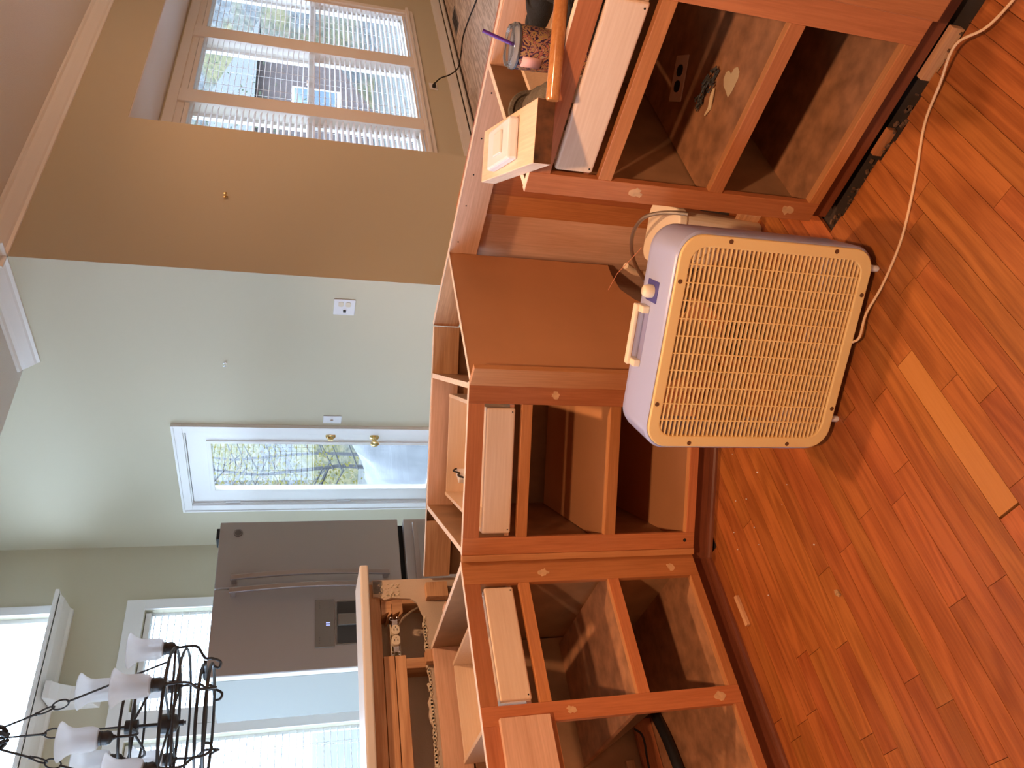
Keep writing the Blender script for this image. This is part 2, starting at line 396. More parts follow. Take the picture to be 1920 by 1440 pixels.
# --- crown moulding
def crown_profile(): return [(0, 0), (.012, 0), (.018, .014), (.030, .022), (.062, .058), (.072, .074), (.088, .080), (.090, .093), (0, .093)]
pr = crown_profile()
z0 = ZC-.094
B().prism([(YB-a, z0+h) for a, h in pr], XG-.09, 9.0, 'yz').build('trim_1', 'trim', kind='structure')
B().prism([(XG-a, z0+h) for a, h in pr], YB-.09, 3.46, 'xz').build('trim_2', 'trim', kind='structure')
# --- baseboard of the bay wall
bb = B().box(4.56, 9, YW-.016, YW, .012, .085).box(4.56, 9, YW-.012, YW, .085, .10).build('baseboard_back', 'trimw'); bb['kind'] = 'structure'
bx('border_board', 'trimw', bb, 4.56, 9, YW-.085, YW-.026, -.010, .004)
# ================================================================ BAY WINDOW (three double-hung units)
win = empty('window_1', (0, YW, 0)); win['kind'] = 'structure'
units = [(4.855, 5.74), (5.947, 6.832), (7.055, 7.94)]
zb, zt, zm = .42, 2.235, 1.32
c_ = B()
c_.box(4.74, 8.06, -.022, 0, 2.30, 2.375); c_.box(4.72, 8.08, -.045, 0, .372, .40); c_.box(4.74, 8.06, -.02, 0, .325, .372)
c_.box(4.74, 4.81, -.022, 0, .40, 2.30); c_.box(7.99, 8.06, -.022, 0, .40, 2.30)
c_.build('window_casing', 'trimw', win, bevel=.003)
for i, (a, b_) in enumerate(units[:-1]):
    bx('mullion', 'trimw', win, b_+.012, units[i+1][0]-.012, -.018, .10, .40, 2.30, .002)
fj = B(); fj.box(4.80, 8.0, 0, .11, 2.25, 2.32); fj.box(4.80, 8.0, 0, .11, .375, .41); fj.box(4.80, 4.845, 0, .11, .41, 2.25); fj.box(7.95, 8.0, 0, .11, .41, 2.25)
fj.build('window_jamb', 'trimw', win)
for a, b_ in units:
    for nm, (s0, s1), yy in (('upper_sash', (zm-.02, zt+.01), .075), ('lower_sash', (zb-.005, zm+.022), .050)):
        sh = frame_ring([(a-.012, s0), (b_+.012, s0), (b_+.012, s1), (a-.012, s1)], [(a+.035, s0+.045), (b_-.035, s0+.045), (b_-.035, s1-.045), (a+.035, s1-.045)], yy, yy+.03).build(nm, 'trimw', win)
        bx('pane', 'glass', sh, a+.03, b_-.03, yy+.012, yy+.016, s0+.04, s1-.04)
    if True:
        bx('sash_lock', 'trimw', win, (a+b_)/2-.03, (a+b_)/2+.03, .030, .05, zm+.022, zm+.035)
def blind(name, x0, x1, y, z0_, z1_, label, group, tilt=8, pitch=.0445, first=None, brackets=True):
    e = empty(name, ((x0+x1)/2, y, z1_), label=label, cat='window blind', group=group)
    w = x1-x0
    bx('head_rail', 'trimw', e, -w/2, w/2, -.022, .022, -.035, 0, .002)
    zz = -.06; H = z1_-z0_
    src = None
    if first: src = first
    while zz > -H+.03:
        if src is None:
            src = B().add([(-w/2, -.025, 0), (w/2, -.025, 0), (w/2, 0, .0035), (-w/2, 0, .0035), (w/2, .025, 0), (-w/2, .025, 0),
                           (-w/2, -.025, -.002), (w/2, -.025, -.002), (w/2, 0, .0015), (-w/2, 0, .0015), (w/2, .025, -.002), (-w/2, .025, -.002)],
                          [(0, 1, 2, 3), (3, 2, 4, 5), (6, 9, 8, 7), (9, 11, 10, 8), (0, 6, 7, 1), (5, 4, 10, 11), (1, 7, 8, 2), (2, 8, 10, 4), (0, 3, 9, 6), (3, 5, 11, 9)]).build('slat', 'slat', e)
            src.location = (0, 0, zz); src.rotation_euler = (R(tilt), 0, 0)
        else:
            inst(src, e, (0, 0, zz), (R(tilt + random.uniform(-2, 2)), 0, 0))
        zz -= pitch
    bx('bottom_rail', 'trimw', e, -w/2, w/2, -.024, .024, -H, -H+.018, .002)
    cd = B()
    for fx in (-.36, 0, .36):
        for yy in (-.027, .027): cd.box(fx*w-.0012, fx*w+.0012, yy-.0008, yy+.0008, -H+.01, -.03)
    cd.build('ladder_cord', 'trimw', e)
    return e, src
blabels = ['white slat blind in leftmost bay window unit, partly hidden by the tan wall edge', 'white slat blind of the middle bay window unit', 'white slat blind of the rightmost bay window unit, cut by the frame']
s1 = None
for (a, b_), lb, tl in zip(units, blabels, (24, 8, 14)):
    _, s1 = blind('window_blind', a, b_, YW+.012, .425, 2.245, lb, 'slat blinds of the bay window', tilt=tl, first=s1)
# ================================================================ DOOR in the daylight wall
dr = empty('door_1', (XG, 4.48, 0)); dr['kind'] = 'structure'
Y0, Y1 = 4.075-4.48, 4.887-4.48
cas = B(); cs_ = .075
for y0, y1, za, zb_ in ((Y0-cs_-.01, Y0-.01, 0, 2.0448), (Y1+.01, Y1+cs_+.01, 0, 2.0448)): cas.box(-.018, 0, y0, y1, za, zb_)
cas.box(-.018, 0, Y0-cs_-.01, Y1+cs_+.01, 2.045, 2.11)
cas.box(-.026, -.0184, Y0-cs_-.010, Y0-cs_+.006, 0, 2.0935).box(-.026, -.0184, Y1+cs_-.006, Y1+cs_+.010, 0, 2.0935).box(-.026, -.0184, Y0-cs_-.010, Y1+cs_+.010, 2.094, 2.110)
cas.build('door_casing', 'trim', dr, bevel=.002)
B().box(0, .12, Y0-.04, Y0-.004, 0, 2.06).box(0, .12, Y1+.004, Y1+.04, 0, 2.06).box(0, .12, Y0-.04, Y1+.04, 2.038, 2.062).build('door_frame', 'trim', dr)
leaf = frame_ring([(Y0, .01), (Y1, .01), (Y1, 2.034), (Y0, 2.034)], [(4.185-4.48, .40), (4.75-4.48, .40), (4.75-4.48, 1.90), (4.185-4.48, 1.90)], .012, .055, 'yz').build('door_leaf', 'trim', dr, bevel=.001)
frame_ring([(4.172-4.48, .385), (4.765-4.48, .385), (4.765-4.48, 1.915), (4.172-4.48, 1.915)], [(4.20-4.48, .41), (4.735-4.48, .41), (4.735-4.48, 1.888), (4.20-4.48, 1.888)], .002, .014, 'yz').build('glass_stop', 'trim', leaf, bevel=.002)
bx('pane', 'glass', leaf, .03, .035, 4.185-4.48, 4.75-4.48, .40, 1.90)
for zz in (1.774, 1.00, .25): bx('hinge', 'chrome', dr, -.003, .010, Y1-.002, Y1+.014, zz-.05, zz+.05)
kb = B().lathe([(.031, .0), (.031, -.006), (.014, -.012), (.011, -.032), (.020, -.040), (.028, -.052), (.028, -.062), (.018, -.070), (0, -.071)], (.012, 4.123-4.48, .847), axis='x').build('door_knob', 'brass', dr, label='polished brass door knob')
B().lathe([(.034, 0), (.032, -.006), (.020, -.016), (0, -.018)], (.012, 4.118-4.48, 1.136), axis='x').box(-.022, -.005, 4.118-4.48-.004, 4.118-4.48+.004, 1.12, 1.152).build('deadbolt', 'brass', dr, label='round brass deadbolt with thumb turn')
# ================================================================ FAR WALL WINDOWS
for i, (a, b_) in enumerate(wins):
    w_ = empty('window_%d' % (i+2), ((a+b_)/2, YF, 0)); w_['kind'] = 'structure'; hw = (b_-a)/2
    cb = B(); cb.box(-hw-.09, hw+.072, -.02, 0, 2.345, 2.465); cb.box(hw, hw+.072, -.02, 0, .40, 2.345); cb.box(-hw-.105, -hw, -.02, 0, .40, 2.345); cb.box(-hw-.1, hw+.09, -.05, 0, .40, .44)
    cb.build('window_casing', 'trim', w_, bevel=.002)
    sh = frame_ring([(-hw, .45), (hw, .45), (hw, 2.34), (-hw, 2.34)], [(-hw+.022, .52), (hw-.022, .52), (hw-.022, 2.30), (-hw+.022, 2.30)], .06, .09).build('sash', 'trim', w_)
    bx('pane', 'glass', sh, -hw+.02, hw-.02, .072, .076, .50, 2.32)
s2 = None
for (a, b_), lb in zip(wins[:2], ['white slat blind in tall far window right behind the chandelier and fridge top', 'white slat blind in tall far window above the white bar cap, cut by the frame']):
    _, s2 = blind('window_blind', a+.02, b_-.02, YF+.03, .47, 2.335, lb, 'slat blinds of the tall far windows', tilt=3, pitch=.0445, first=s2)
up = empty('window_7', (.7, YF, 2.87)); up['kind'] = 'structure'
cb = B(); cb.box(1.98, 2.04, -.02, 0, 0, .62); cb.box(-2.05, 2.04, -.02, 0, .55, .62); cb.build('window_casing', 'trim', up, bevel=.002)
for xa, xb in ((-2.0, -.02), (.02, 1.98)):
    sh = frame_ring([(xa, 0), (xb, 0), (xb, .55), (xa, .55)], [(xa+.03, .03), (xb-.03, .03), (xb-.03, .52), (xa+.03, .52)], .05, .08).build('sash', 'trim', up)
    bx('pane', 'glass', sh, xa+.02, xb-.02, .062, .066, .02, .53)
# plant shelf with its bracket
ps = empty('plant_shelf', (.5, YF, 2.85), label='long white plant shelf under the high far window with a curved bracket', cat='shelf')
B().box(-2.6, 2.22, -.29, 0, -.012, .012).build('shelf_board', 'trim', ps, bevel=.003)
B().prism([(0, -.055), (-.03, -.055), (-.05, -.04), (-.20, -.03), (-.25, -.012), (-.27, -.012), (-.27, 0), (0, 0)], -2.6, 2.20, 'yz').build('cove_moulding', 'trim', ps)
cor = [(0, -.055), (-.235, -.04), (-.225, -.075), (-.17, -.11), (-.12, -.17), (-.10, -.24), (-.07, -.30), (0, -.33)]
B().prism(cor, 1.52, 1.63, 'yz').build('bracket', 'trim', ps, bevel=.004)
B().prism(cor, .3, .39, 'yz').build('bracket', 'trim', ps, bevel=.004)

# ================================================================ HALF WALL (opened up) with the bar cap
hw_ = empty('wall_bar', (0, 2.70, 0)); hw_['kind'] = 'structure'
XE = 1.40
# framing
for i, (za, zb_) in enumerate(((1.044, 1.082), (1.003, 1.0415), (.962, 1.0)) ):
    bx('top_plate', 'pine_x', hw_, -1.8, (1.105 if i else XE-.012), .012, .10, za, zb_, .001)
    if i: B().add([(1.33, .012, za), (1.33, .012, zb_), (1.262, .012, zb_), (1.275, .012, (za*3+zb_)/4), (1.252, .012, (za+zb_)/2), (1.27, .012, za),
                    (1.33, .10, za), (1.33, .10, zb_), (1.262, .10, zb_), (1.275, .10, (za*3+zb_)/4), (1.252, .10, (za+zb_)/2), (1.27, .10, za)],
                   [(0, 1, 2, 3, 4, 5), (11, 10, 9, 8, 7, 6), (0, 6, 7, 1), (1, 7, 8, 2), (2, 8, 9, 3), (3, 9, 10, 4), (4, 10, 11, 5), (5, 11, 6, 0)]).build('top_plate', 'pine_z', hw_)
for x in (1.345, 1.305): bx('stud', 'pine_z', hw_, x, x+.038, .0122, .10, 0, 1.003 if x < 1.34 else 1.04, .001)
for x in (1.055, .65, .24, -.17): bx('stud', 'pine_z', hw_, x, x+.038, .0125, .10, 0, .9615, .001)
# drywall, front face torn open
tear = []
rnd = random.Random(3)
x = -1.8
while x < 1.25:
    tear.append((x, .884 + rnd.uniform(-.006, .006) + (.012 if .85 < x < .93 else 0))); x += .022
tear += [(1.262, .893), (1.30, .905), (1.318, .93), (1.322, .97), (1.326, 1.0), (1.318, 1.03), (1.33, 1.045), (1.334, 1.072), (XE, 1.072), (XE, 0), (-1.8, 0)]
B().prism(tear, 0, .0118, 'xz').build('drywall', 'drywall', hw_)
# crumbling paper and plaster along the tear
rg = B(); x = -1.8
while x < 1.24:
    h = rnd.uniform(.004, .014); rg.obox((x, .004, .884 + rnd.uniform(-.002, .004)), (.009, .006, h*.45), Matrix.Rotation(rnd.uniform(-.3, .3), 3, 'Y')); x += .012
for k in range(60): rg.obox((rnd.uniform(1.327, 1.385), -.0006, rnd.uniform(.97, 1.05)), (rnd.uniform(.001, .004), .0012, rnd.uniform(.001, .0035)), Matrix.Rotation(rnd.uniform(0, 3), 3, 'Y'))
o = rg.build('torn_paper', 'gypsum', hw_); o['kind'] = 'stuff'
bx('patch', plain('grey_paint_patch', (.20, .19, .18), .8, var=.3, vscale=60), hw_, 1.345, 1.396, -.0014, 0, 1.035, 1.070)
bx('drywall', 'drywall', hw_, -1.8, XE, .102, .114, 0, 1.082)
bx('end_drywall', 'drywall', hw_, XE-.0118, XE, .012, .102, 0, 1.082)
B().box(-1.8, XE+.045, -.045, .165, 1.088, 1.122).build('bar_cap', 'cap', hw_, bevel=.008, seg=3)
# duplex receptacle hanging in the hole + cable
ot = empty('outlet', (1.178, 2.703, .995), label='bare ivory duplex outlet without plate, hanging in the open wall', cat='outlet')
bx('yoke', 'chrome', ot, -.062, .062, .004, .006, -.010, .010)
for sx in (-.020, .020):
    rc = B().prism(rrect(.036, .030, .012, 5, sx, 0), -.006, .020, 'xz').build('receptacle', 'ivory', ot, bevel=.001)
    sl = B()
    for zz in (-.006, .006): sl.box(sx-.005, sx+.003, -.0066, -.0058, zz-.0012, zz+.0012)
    sl.lathe([(.002, -.0066), (.002, -.0056)], (sx+.009, 0, 0), 10, 'y'); sl.build('slot', 'darkgap', rc)
for sx in (-1, 1):
    ea = B()
    for zz in (-.012, .012): ea.tube([(sx*.066 + .006*math.cos(a), .005, zz + .006*math.sin(a)) for a in [2*PI*k/10 for k in range(10)]], .0014, 5, True)
    ea.build('mounting_ear', 'chrome', ot)
ob = B().box(-.075, .048, .012, .055, -.018, -.016).box(-.075, .048, .012, .055, .016, .018).box(-.075, -.073, .012, .055, -.018, .018).box(-.075, .048, .053, .055, -.018, .018).build('junction_box', 'ivory', ot)
B().tube([(1.215, 2.72, .985), (1.245, 2.715, .965), (1.275, 2.722, .93), (1.30, 2.74, .895), (1.31, 2.745, .80)], .0045, 7).build('electric_cable', plain('cable_grey', (.35, .27, .2), .5), label='grey electrical cable bending down behind the bare duplex outlet', cat='cable')

# ================================================================ CABINETS
def cabinet(name, label, origin, rz, W_, stiles, bays, depth=.61, toe=True, extra=None, cat='cabinet', side_l=.004, side_r=.004, interior='dusty'):
    e = empty(name, origin, rz, label=label, cat=cat)
    F = .019
    for a, b_ in stiles:
        bx('stile', 'frame_z', e, a, b_, 0, F, .087, .876, .0012)
    tops = B()
    for (a, b_, kind) in bays:
        bx('rail', 'frame_x', e, a, b_, .0003, F, .826, .8757, .001)
        bx('rail', 'frame_x', e, a, b_, .0003, F, .672, .706, .001)
        bx('rail', 'frame_x', e, a, b_, .0003, F, .087, .118, .001)
        bx('rail_edge', 'framel_x', e, a, b_, .002, F+.002, .1180, .1192)  # raw wood rail top; its paler colour also stands for the light on it
        if kind != 'sink':
            bx('rail', 'frame_x', e, a, b_, .0003, F, .374, .410, .001)
            bx('rail_edge', 'framel_x', e, a, b_, .002, F, .4100, .4112)
            bx('shelf', interior, e, a-.03, b_+.03, F+.001, depth-.03, .392, .408)
    x0, x1 = stiles[0][0]+side_l, stiles[-1][1]-side_r
    for a, nm in ((x0, 'l'), (x1-.016, 'r')):
        B().prism([(F, .088), (.062, .088), (.062, 0), (depth, 0), (depth, .8745), (F, .8745)], a, a+.016, 'yz').build('side_panel', 'particle', e)
        bx('edge_band', 'edge', e, a-.0006, a+.0166, F+.0005, depth, .8748, .8762)
    bx('bottom_panel', interior, e, x0+.016, x1-.016, F, depth-.01, .100, .116)
    bx('back_panel', 'particle', e, x0+.016, x1-.016, depth-.008, depth, .05, .776)
    bx('back_rail', 'pink_x', e, x0+.016, x1-.016, depth-.020, depth-.001, .776, .8745, .001)
    ft = B().box(stiles[0][0], stiles[-1][1], .0005, F, .8757, .8765).build('edge_band', 'edge', e)
    if toe:
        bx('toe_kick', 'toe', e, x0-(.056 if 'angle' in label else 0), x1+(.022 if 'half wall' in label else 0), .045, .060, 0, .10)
    for (a, b_, kind) in bays:
        if kind == 'drawer':
            ia, ib = a+.012, b_-.012
            d = bx('drawer', 'maple', e, ia, ib, .001, .016, .726, .818, .006, seg=3)
            bx('drawer_side', 'maple', d, ia, ia+.013, .016, depth-.045, .726, .815, .001)
            bx('drawer_side', 'maple', d, ib-.013, ib, .016, depth-.045, .726, .815, .001)
            bx('drawer_back', 'maple', d, ia+.013, ib-.013, depth-.058, depth-.045, .735, .812, .001)
            bx('drawer_bottom', 'maple', d, ia+.013, ib-.013, .016, depth-.058, .736, .742)
            for xx in (ia+.012, ib-.012):
                B().lathe([(.0022, -.0008), (.0022, .0006)], (xx, .0005, .736), 10, 'y').build('screw', 'darkgap', d)
            for xx in (a+.0015, b_-.0105): bx('drawer_slide', 'chrome', e, xx, xx+.009, .012, depth-.06, .728, .742)
    return e
cabC = cabinet('base_cabinet', 'long doorless cabinet with light drawer front in front of the opened half wall', (-.05, 2.05, 0), 0, 1.17,
               [(0, .06), (.675, .727), (1.087, 1.166)], [(.06, .675, 'sink'), (.727, 1.087, 'drawer')], depth=.61, interior='dusty')
cabB = cabinet('base_cabinet', 'doorless corner cabinet set at an angle between the brown panel and the half wall', (1.122, 2.028, 0), R(-45), .53,
               [(0, .053), (.466, .531)], [(.053, .466, 'drawer')], depth=.655, interior='mdf')
cabA = cabinet('base_cabinet', 'doorless cabinet at right holding the tumbler, with two open shelves over floor', (1.487, .967, 0), R(-90), .53,
               [(0, .054), (.471, .531)], [(.054, .471, 'drawer')], depth=.61, toe=False)
# -- cabinet C extras
bx('false_front', 'pink_x', cabC, .30, .690, -.018, -.0005, .690, .832, .002, label='plain pinkish false drawer front')
B().prism([(.842, .117), (.500, .774), (1.14, .774), (1.14, .117)], .560, .574, 'xz').build('inner_sheet', 'particle', cabC)
bx('inner_board', 'frame_x', cabC, .03, .83, .578, .596, .118, .185, .001)
bx('inner_board', 'pine_x', cabC, .03, .70, .586, .600, .215, .245, .001)
# -- filler strips
bx('filler_strip', 'framel_z', cabB, -.020, -.0005, -.004, .018, .087, .8757, .001)
bx('filler_strip', 'frame_z', cabA, .531, .60, -.016, .016, .087, .8757, .004)
# -- shoe mouldings / toe parts
def shoe(p, x0, x1, y):
    pts = [(y, 0), (y-.019, 0), (y-.0175, .007), (y-.0134, .0134), (y-.007, .0175), (y, .019)]
    B().prism(pts, x0, x1, 'yz').build('shoe_moulding', 'toe', p)
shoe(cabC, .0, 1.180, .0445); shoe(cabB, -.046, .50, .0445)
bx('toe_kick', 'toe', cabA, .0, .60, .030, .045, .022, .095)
bx('wood_shim', 'frame_x', cabA, .20, .27, .014, .028, -.012, .012); bx('wood_shim', 'pine_x', cabA, .40, .52, .010, .028, -.012, .018)
# -- pale filler where hinges were torn off
def blob(parent, x, z, r, sx=1.0, y=-.0008):
    n = 16; poly = []
    for k in range(n):
        a = 2*PI*k/n; q = r*random.uniform(.55, 1.15); poly.append((x+q*math.cos(a)*sx, z+q*math.sin(a)*1.3))
    B().prism(poly, y, .0004, 'xz').build('filler_patch', 'filler', parent)
for x, z, r_ in ((.028, .60, .014), (.028, .17, .015)): blob(cabA, x, z, r_)
for x, z, r_ in ((.497, .60, .013),): blob(cabB, x, z, r_)
for x, z, r_ in ((1.118, .62, .014), (1.118, .18, .013), (.70, .62, .012), (.70, .16, .015)): blob(cabC, x, z, r_)
B().lathe([(.006, -.0006), (.006, .0004)], (.028, 0, .122), 12, 'y').build('screw_hole', 'darkgap', cabB)

# -- dishwasher bay between the angled cabinet and the right one
bay = empty('appliance_bay', (1.487, 1.637, 0), label='empty dishwasher bay lined by a tall brown fibreboard panel', cat='cabinet bay')
mp = [(.018, 0), (.36, 0), (.37, .10), (.385, .16), (.42, .22), (.47, .262), (.55, .275), (.603, .275), (.603, .874), (.018, .874)]
B().prism(mp, 0, .016, 'xz').build('end_panel', 'mdf', bay)
B().box(.018, .603, -.0006, .0166, .874, .8758).build('edge_band', 'edge', bay)
bx('return_stile', 'framel_z', bay, .0, .018, -.055, .020, .087, .876, .001)
bx('wood_strip', 'pine_z', bay, .019, .030, -.030, -.0005, .30, .80, .001)
bx('back_rail', 'pink_y', bay, .603, .622, -1.25, -.001, .777, .875, .001, label='raw pinkish back rail with screw heads')
B().box(.6022, .6228, -1.25, .355, .875, .8765).build('edge_band', 'edge', bay)
for yy in (-.05, -.20, -.32, -.45, -.60): B().lathe([(.0028, -.0006), (.0028, .0006)], (.603, yy, .852 if yy > -.3 else .85), 10, 'x').build('screw', 'darkgap', bay)
bx('back_rail', 'pine_y', bay, .603, .622, -.001+.002, .355, .777, .8745, .001)
bx('back_board', 'frame_z', bay, .625, .640, -.242, -.162, 0, .876, .001)
bx('back_board', 'frame_z', bay, .625, .640, -.90, -.2425, 0, .876, .001)
bx('back_board', 'pink_z', bay, .645, .652, -.162, .36, 0, .87, .001)
bx('kick_board', 'pine_y', bay, .300, .315, -.64, -.02, 0, .075, .001)
# diagonal back rail beside the angled cabinet
dbr = empty('corner_rail', (2.092, 1.998, 0), R(135), label='raw diagonal back rail closing the cabinet corner', cat='rail')
bx('rail_board', 'pine_x', dbr, .0, .2225, .002, .0205, .776, .8745, .001)
bx('rail_board', 'pine_x', dbr, .752, .97, .002, .0205, .776, .8745, .001)
bx('edge_band', 'edge', dbr, 0, .97, .0, .0208, .8746, .8762)
bx('rail_panel', 'particle', dbr, 0, .97, -.006, .0015, 0, .874)
# small wooden cleats
for (x, y, z, L, rz, lb) in ((1.335, 2.680, .835, .030, 0, 'small wood cleat screwed to the drywall end beside the corner rail'),
                             (1.075, 2.672, .86, .022, 0, 'small wood cleat at the back corner of the long cabinet')):
    tag(B().box(-L, L, -.018, .018, -.045, .038).build('wood_cleat', 'pine_x', None, bevel=.001, loc=(x, y, z)), lb, 'wood block')
bx('cleat', 'pink_x', cabC, 1.166-.004, 1.182, .30, .36, .845, .874, .001)

# ================================================================ FRIDGE
fr = empty('refrigerator', (1.628, 4.11, 0), label='slate grey french door refrigerator with door dispenser', cat='refrigerator')
WF = .917
B().box(.004, WF-.004, .075, .70, .02, 1.752).build('body', 'fridgeside', fr, bevel=.006)
B().box(.012, WF-.012, .060, .075, .06, 1.745).build('gasket', 'darkgap', fr)
def fdoor(nm, x0, x1, z0_, z1_):
    d = B().prism([(x0, 0), (x1, 0), (x1, .060), (x0, .060)], z0_, z1_, 'xy').build(nm, 'fridge', fr, bevel=.006, seg=3)
    B().box(x0-.0012, x0, .006, .058, z0_+.006, z1_-.006).build('door_edge', 'fridgeedge', d)
    B().box(x1, x1+.0012, .006, .058, z0_+.006, z1_-.006).build('door_edge', 'fridgeedge', d)
    return d
dl = fdoor('left_door', 0, .486, .735, 1.772); drr = fdoor('right_door', .493, WF, .735, 1.772)
fz = fdoor('freezer_drawer', 0, WF, .08, .700)
bx('top_hinge', 'darkgap', fr, .03, .10, .02, .12, 1.772, 1.790, .002); bx('top_hinge', 'darkgap', fr, WF-.10, WF-.03, .02, .12, 1.772, 1.790, .002)
def vhandle(par, x, sgn):
    zs = [.81+.88*k/14 for k in range(15)]
    vs = []; fs = []
    for k, z in enumerate(zs):
        t = k/14; bow = .052 + .016*math.sin(PI*t); dx = sgn*(.010*math.sin(PI*t)); w = .014
        for (ax, ay) in ((-w, -bow-.010), (w, -bow-.010), (w, -bow+.008), (-w, -bow+.008)): vs.append((x+dx+ax, ay, z))
    for k in range(14):
        for q in range(4): fs.append((k*4+q, k*4+(q+1) % 4, (k+1)*4+(q+1) % 4, (k+1)*4+q))
    fs += [(3, 2, 1, 0), (56, 57, 58, 59)]
    h = B().add(vs, fs).box(x-.012, x+.012, -.05, 0, .815, .845).box(x-.012, x+.012, -.05, 0, 1.655, 1.685).build('door_handle', 'fridgeh', par, bevel=.003)
vhandle(drr, .528, 1); vhandle(dl, .450, 1)
hb = B().box(.06, WF-.06, -.066, -.046, .625, .655).box(.07, .10, -.05, 0, .63, .65).box(WF-.10, WF-.07, -.05, 0, .63, .65).build('drawer_handle', 'fridgeh', fz, bevel=.004)
dp = B().box(.117, .395, -.006, .0, 1.125, 1.232).build('dispenser_panel', 'dispanel', dl, bevel=.003)
bx('display_digits', 'display', dp, .240, .246, -.0068, -.006, 1.150, 1.172); bx('display_digits', 'display', dp, .253, .259, -.0068, -.006, 1.150, 1.172)
mk = B()
for xx in (.142, .157, .172, .345, .360, .375):
    for zz in (1.15, 1.205): mk.box(xx-.004, xx+.004, -.0066, -.006, zz-.001, zz+.001)
mk.build('button_marks', 'darkgap', dp)
rc = B().box(.127, .385, -.0035, .0, .80, 1.12).build('dispenser_surround', 'dispanel', dl, bevel=.001)
B().box(.135, .377, -.0045, -.0034, .815, 1.112).build('dispenser_well', plain('well_dark', (.045, .047, .05), .35), dl)
bx('dispenser_paddle', 'dispanel', dl, .235, .30, -.020, -.0045, .95, 1.108, .002)
bd = B().lathe([(.025, -.003), (.025, 0)], (.843, 0, 1.669), 24, 'y').build('badge', plain('badge_grey', (.16, .15, .15), .4, metal=.5), drr)
B().tube([(.843+.0205*math.cos(a), -.0035, 1.669+.0205*math.sin(a)) for a in [2*PI*k/24 for k in range(24)]], .0012, 5, True).build('badge_ring', 'fridgeh', bd)

# ================================================================ BOX FAN
fan = empty('box_fan', (1.163, 1.128, .025), R(-60.6), label='blue and tan box fan standing on the wood floor', cat='fan')
FW = .535; FD_ = .165
out = rrect(FW, FW, .062, 8, 0, FW/2); inn = rrect(FW-.012, FW-.012, .057, 8, 0, FW/2)
# housing: a bellied band, with softer back edge
bh = B(); n = len(out)
def scaled(s_, y): return [(p[0]*s_, y, (p[1]-FW/2)*s_+FW/2) for p in out]
prof = [(.985, .0), (1.0, .006), (1.0, .125), (.993, .145), (.965, .160), (.93, FD_)]
vs = []; fs = []
for s_, y in prof: vs += scaled(s_, y)
for s_, y in ((.91, FD_), (.95, .13), (.965, .004)): vs += scaled(s_, y)
K = len(prof)+3
for i in range(K):
    j = (i+1) % K
    for k in range(n): fs.append((i*n+k, i*n+(k+1) % n, j*n+(k+1) % n, j*n+k))
B().add(vs, fs, True).build('housing', 'fanblue', fan)
bez_o = rrect(FW-.014, FW-.014, .056, 8, 0, FW/2); bez_i = rrect(FW-.070, FW-.070, .040, 8, 0, FW/2)
bz = frame_ring(bez_o, bez_i, -.006, .010).build('front_bezel', 'fantan', fan, bevel=.003)
# louvres: one object each
def halfw(z):
    w = (FW-.068)/2; r_ = .041; zz = min(z-.034, FW-.034-z)
    if zz >= r_: return w
    d = r_-zz; return w - r_ + math.sqrt(max(r_*r_-d*d, 0))
NL = 39; base = B().box(-1, 1, -.004, .008, -.0019, .0019).build('grille_bar', 'fantan', fan)
for i in range(NL):
    z = .034 + (FW-.068)*(i+.75)/(NL+.5); hw2 = halfw(z)
    if i == 0: o = base
    else: o = inst(base, fan)
    o.location = (0, 0, z); o.scale = (hw2, 1, 1); o.rotation_euler = (R(-14), 0, 0)
rib = B().box(-.0012, .0012, -.0045, .003, -1, 1).build('grille_rib', 'fantan', fan)
for i in range(10):
    x = -(FW-.068)/2 + (FW-.068)*(i+.5+.5)/(11); hh = halfw(FW/2 + x) if False else (FW-.068)/2 - max(0, (.041-((FW-.068)/2-abs(x))))*.4
    o = rib if i == 0 else inst(rib, fan)
    o.location = (x, 0, FW/2); o.scale = (1, 1, hh)
for (x, z) in ((.250, .407), (.250, .120), (.15, .517), (-.15, .517), (-.250, .41), (-.250, .127), (.15, .018), (-.15, .018)):
    B().lathe([(.0055, -.0072), (.0055, -.005)], (x, 0, z), 12, 'y').build('screw', plain('screw_brown', (.12, .05, .02), .5) if 'screw_brown' not in bpy.data.materials else bpy.data.materials['screw_brown'], bz)
# motor, blades, rear guard
B().lathe([(.0, .030), (.030, .032), (.048, .045), (.050, .10), (.035, .125), (0, .126)], (0, 0, FW/2), 28, 'y').build('motor', 'black', fan)
hub = B().lathe([(0, .022), (.028, .024), (.032, .034), (.032, .055)], (0, 0, FW/2), 24, 'y').build('blade_hub', 'fanblade', fan)
for k in range(5):
    a0 = 2*PI*k/5 + .5; vs = []; nr, na = 7, 7
    for i in range(nr):
        r_ = .03 + .195*i/(nr-1); span = R(30) + R(24)*math.sin(PI*min(1, i/(nr-1)*.8))
        for j in range(na):
            t = j/(na-1)-.5; a = a0 + span*t; vs.append((r_*math.cos(a), .062 + .055*t, FW/2 + r_*math.sin(a)))
    fs = [(i*na+j, i*na+j+1, (i+1)*na+j+1, (i+1)*na+j) for i in range(nr-1) for j in range(na-1)]
    o = B().add(vs, fs, True).build('fan_blade', 'fanblade', fan); md = o.modifiers.new('t', 'SOLIDIFY'); md.thickness = .003
for sx in (-1, 1): B().box(sx*.10-.012, sx*.10+.012, .128, .136, .02, FW-.02).build('motor_strut', 'fantan', fan)
rg = B()
for k in range(1, 9): rg.tube([(k*.028*math.cos(a), .150, FW/2+k*.028*math.sin(a)) for a in [2*PI*q/36 for q in range(36)]], .0013, 4, True)
for k in range(24):
    a = 2*PI*k/24; rg.tube([(.03*math.cos(a), .152, FW/2+.03*math.sin(a)), (.25*math.cos(a), .152, FW/2+.25*math.sin(a))], .0015, 4)
